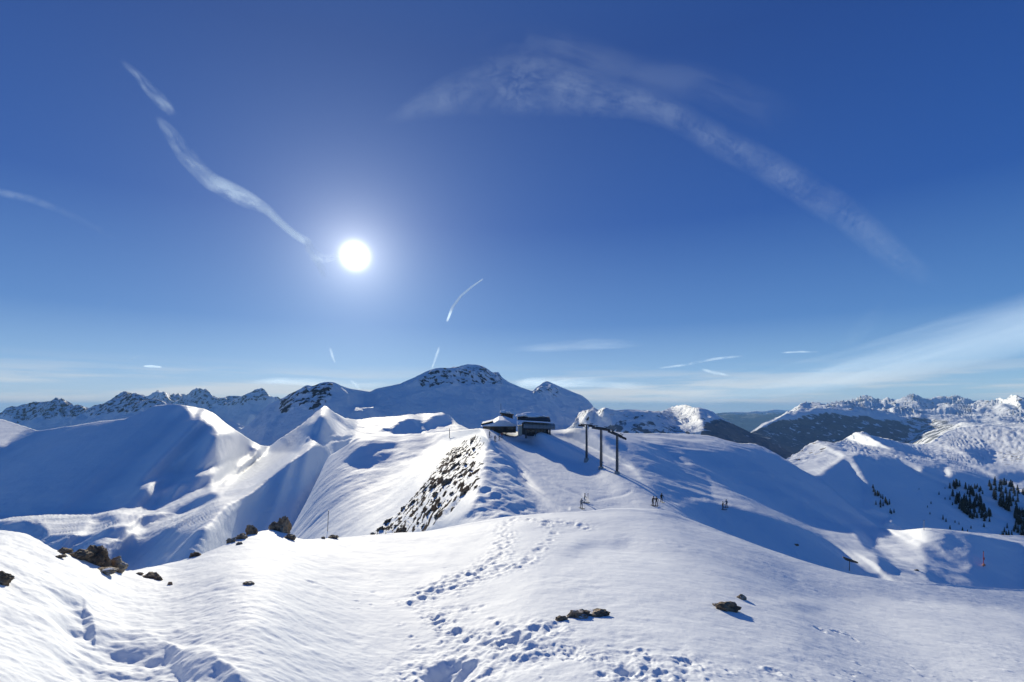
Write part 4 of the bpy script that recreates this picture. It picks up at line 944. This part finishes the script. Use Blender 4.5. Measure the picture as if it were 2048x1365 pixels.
cloud('cirrus_cloud', [(606,476,8),(616,484,9),(620,500,11),(630,513,14),(648,518,10),(685,512,6)], CM2, 'small bright hooked cloud touching the left side of the sun', 'cloud', GC, fade=(.1, .2))
cloud('cirrus_cloud', [(628,515,7),(642,535,9),(652,560,6)], CM2, 'small broken cloud tail hanging below the hook left of the sun', 'cloud', GC, fade=(.1, .3))
cloud('cirrus_cloud', [(-60,378,6),(0,385,9),(60,398,9),(120,420,9),(180,450,9),(235,478,5)], CM1, 'thin pale streak of cirrus at the left edge of the sky', 'cloud', GC, fade=(.1, .2))
cloud('cirrus_cloud', [(1800,560,12),(1790,600,20),(1745,645,24),(1700,680,18),(1660,700,8)], CM5, 'faint curl of cirrus hanging below the right end of the long arc', 'cloud', GC, fade=(.3, .3))
cloud('cirrus_cloud', [(1180,800,12),(1300,795,18),(1420,785,26),(1540,768,32),(1680,742,40),(1820,708,50),(1940,676,58),(2060,645,64),(2300,580,70)], CM4, 'broad white veil of cloud rising to the right edge above the snowy range', 'cloud', GC, dist=30000., sub=90, fade=(.3, .01))
cloud('cirrus_cloud', [(1000,700,4),(1090,696,10),(1180,688,13),(1260,688,9),(1310,690,3)], cloud_mat('low_veil', .20, .5, .08), 'flat pale cloud strip low in the sky right of the massif', 'cloud', GC, alt=3500, fade=(.4, .3))
cloud('cirrus_cloud', [(1020,770,8),(1060,766,12),(1120,766,11),(1190,764,11),(1250,770,10),(1330,775,6)], cloud_mat('low_bank', .8, .5, .12), 'bright flat cloud bank just behind the two right summits of the massif', 'cloud', GC, alt=2500, fade=(.1, .4))
cloud('cirrus_cloud', [(480,766,4),(560,762,8),(640,766,9),(740,770,8),(800,764,3)], cloud_mat('low_bank_left', .55, .5, .10), 'thin bright cloud band low over the mountains left of the massif', 'cloud', GC, alt=2500, fade=(.3, .3))
cloud('contrail', [(968,557,1.5),(945,573,2.2),(922,592,2.6),(905,615,3),(893,646,2.2)], CM3, 'crisp curved contrail right of the sun, the most distinct one', 'contrail', GT, fade=(.08, .1))
cloud('contrail', [(880,690,2.5),(872,715,3),(862,742,1.5)], CM2, 'short faint contrail just above the left shoulder of the massif', 'contrail', GT, alt=5000, fade=(.2, .2))
cloud('contrail', [(660,694,2.5),(664,710,3.2),(671,728,2)], CM2, 'short upright contrail directly below the sun', 'contrail', GT, alt=5000, fade=(.2, .2))
cloud('contrail', [(285,733,1.5),(303,733,2.6),(325,735,1.5)], CM3, 'tiny level contrail low at left above the pointed peak', 'contrail', GT, alt=5000, fade=(.2, .2))
cloud('contrail', [(258,722,2),(272,714,3),(288,709,1.5)], CM1, 'tiny faint slanting contrail just above the level one at left', 'contrail', GT, alt=5000, fade=(.2, .2))
cloud('contrail', [(212,614,1.2),(219,605,2),(225,598,1.2)], CM1, 'tiny faint contrail alone in the left sky', 'contrail', GT, fade=(.2, .2))
cloud('contrail', [(1310,738,2),(1370,730,3),(1430,718,3),(1490,712,2)], CM2, 'long straight thin contrail low right of the massif', 'contrail', GT, alt=5000, fade=(.2, .2))
cloud('contrail', [(1560,706,1.5),(1600,704,2.4),(1640,704,1.5)], CM2, 'short level contrail low in the sky above the snowy range', 'contrail', GT, alt=5000, fade=(.2, .2))
cloud('contrail', [(1400,738,3),(1430,746,4),(1462,752,2)], CM2, 'short contrail slanting down below the long straight one', 'contrail', GT, alt=5000, fade=(.2, .2))
cloud('contrail', [(700,760,3),(712,770,4),(722,782,2)], CM2, 'small bright smear of contrail on the skyline below the sun', 'contrail', GT, alt=5000, fade=(.2, .2))
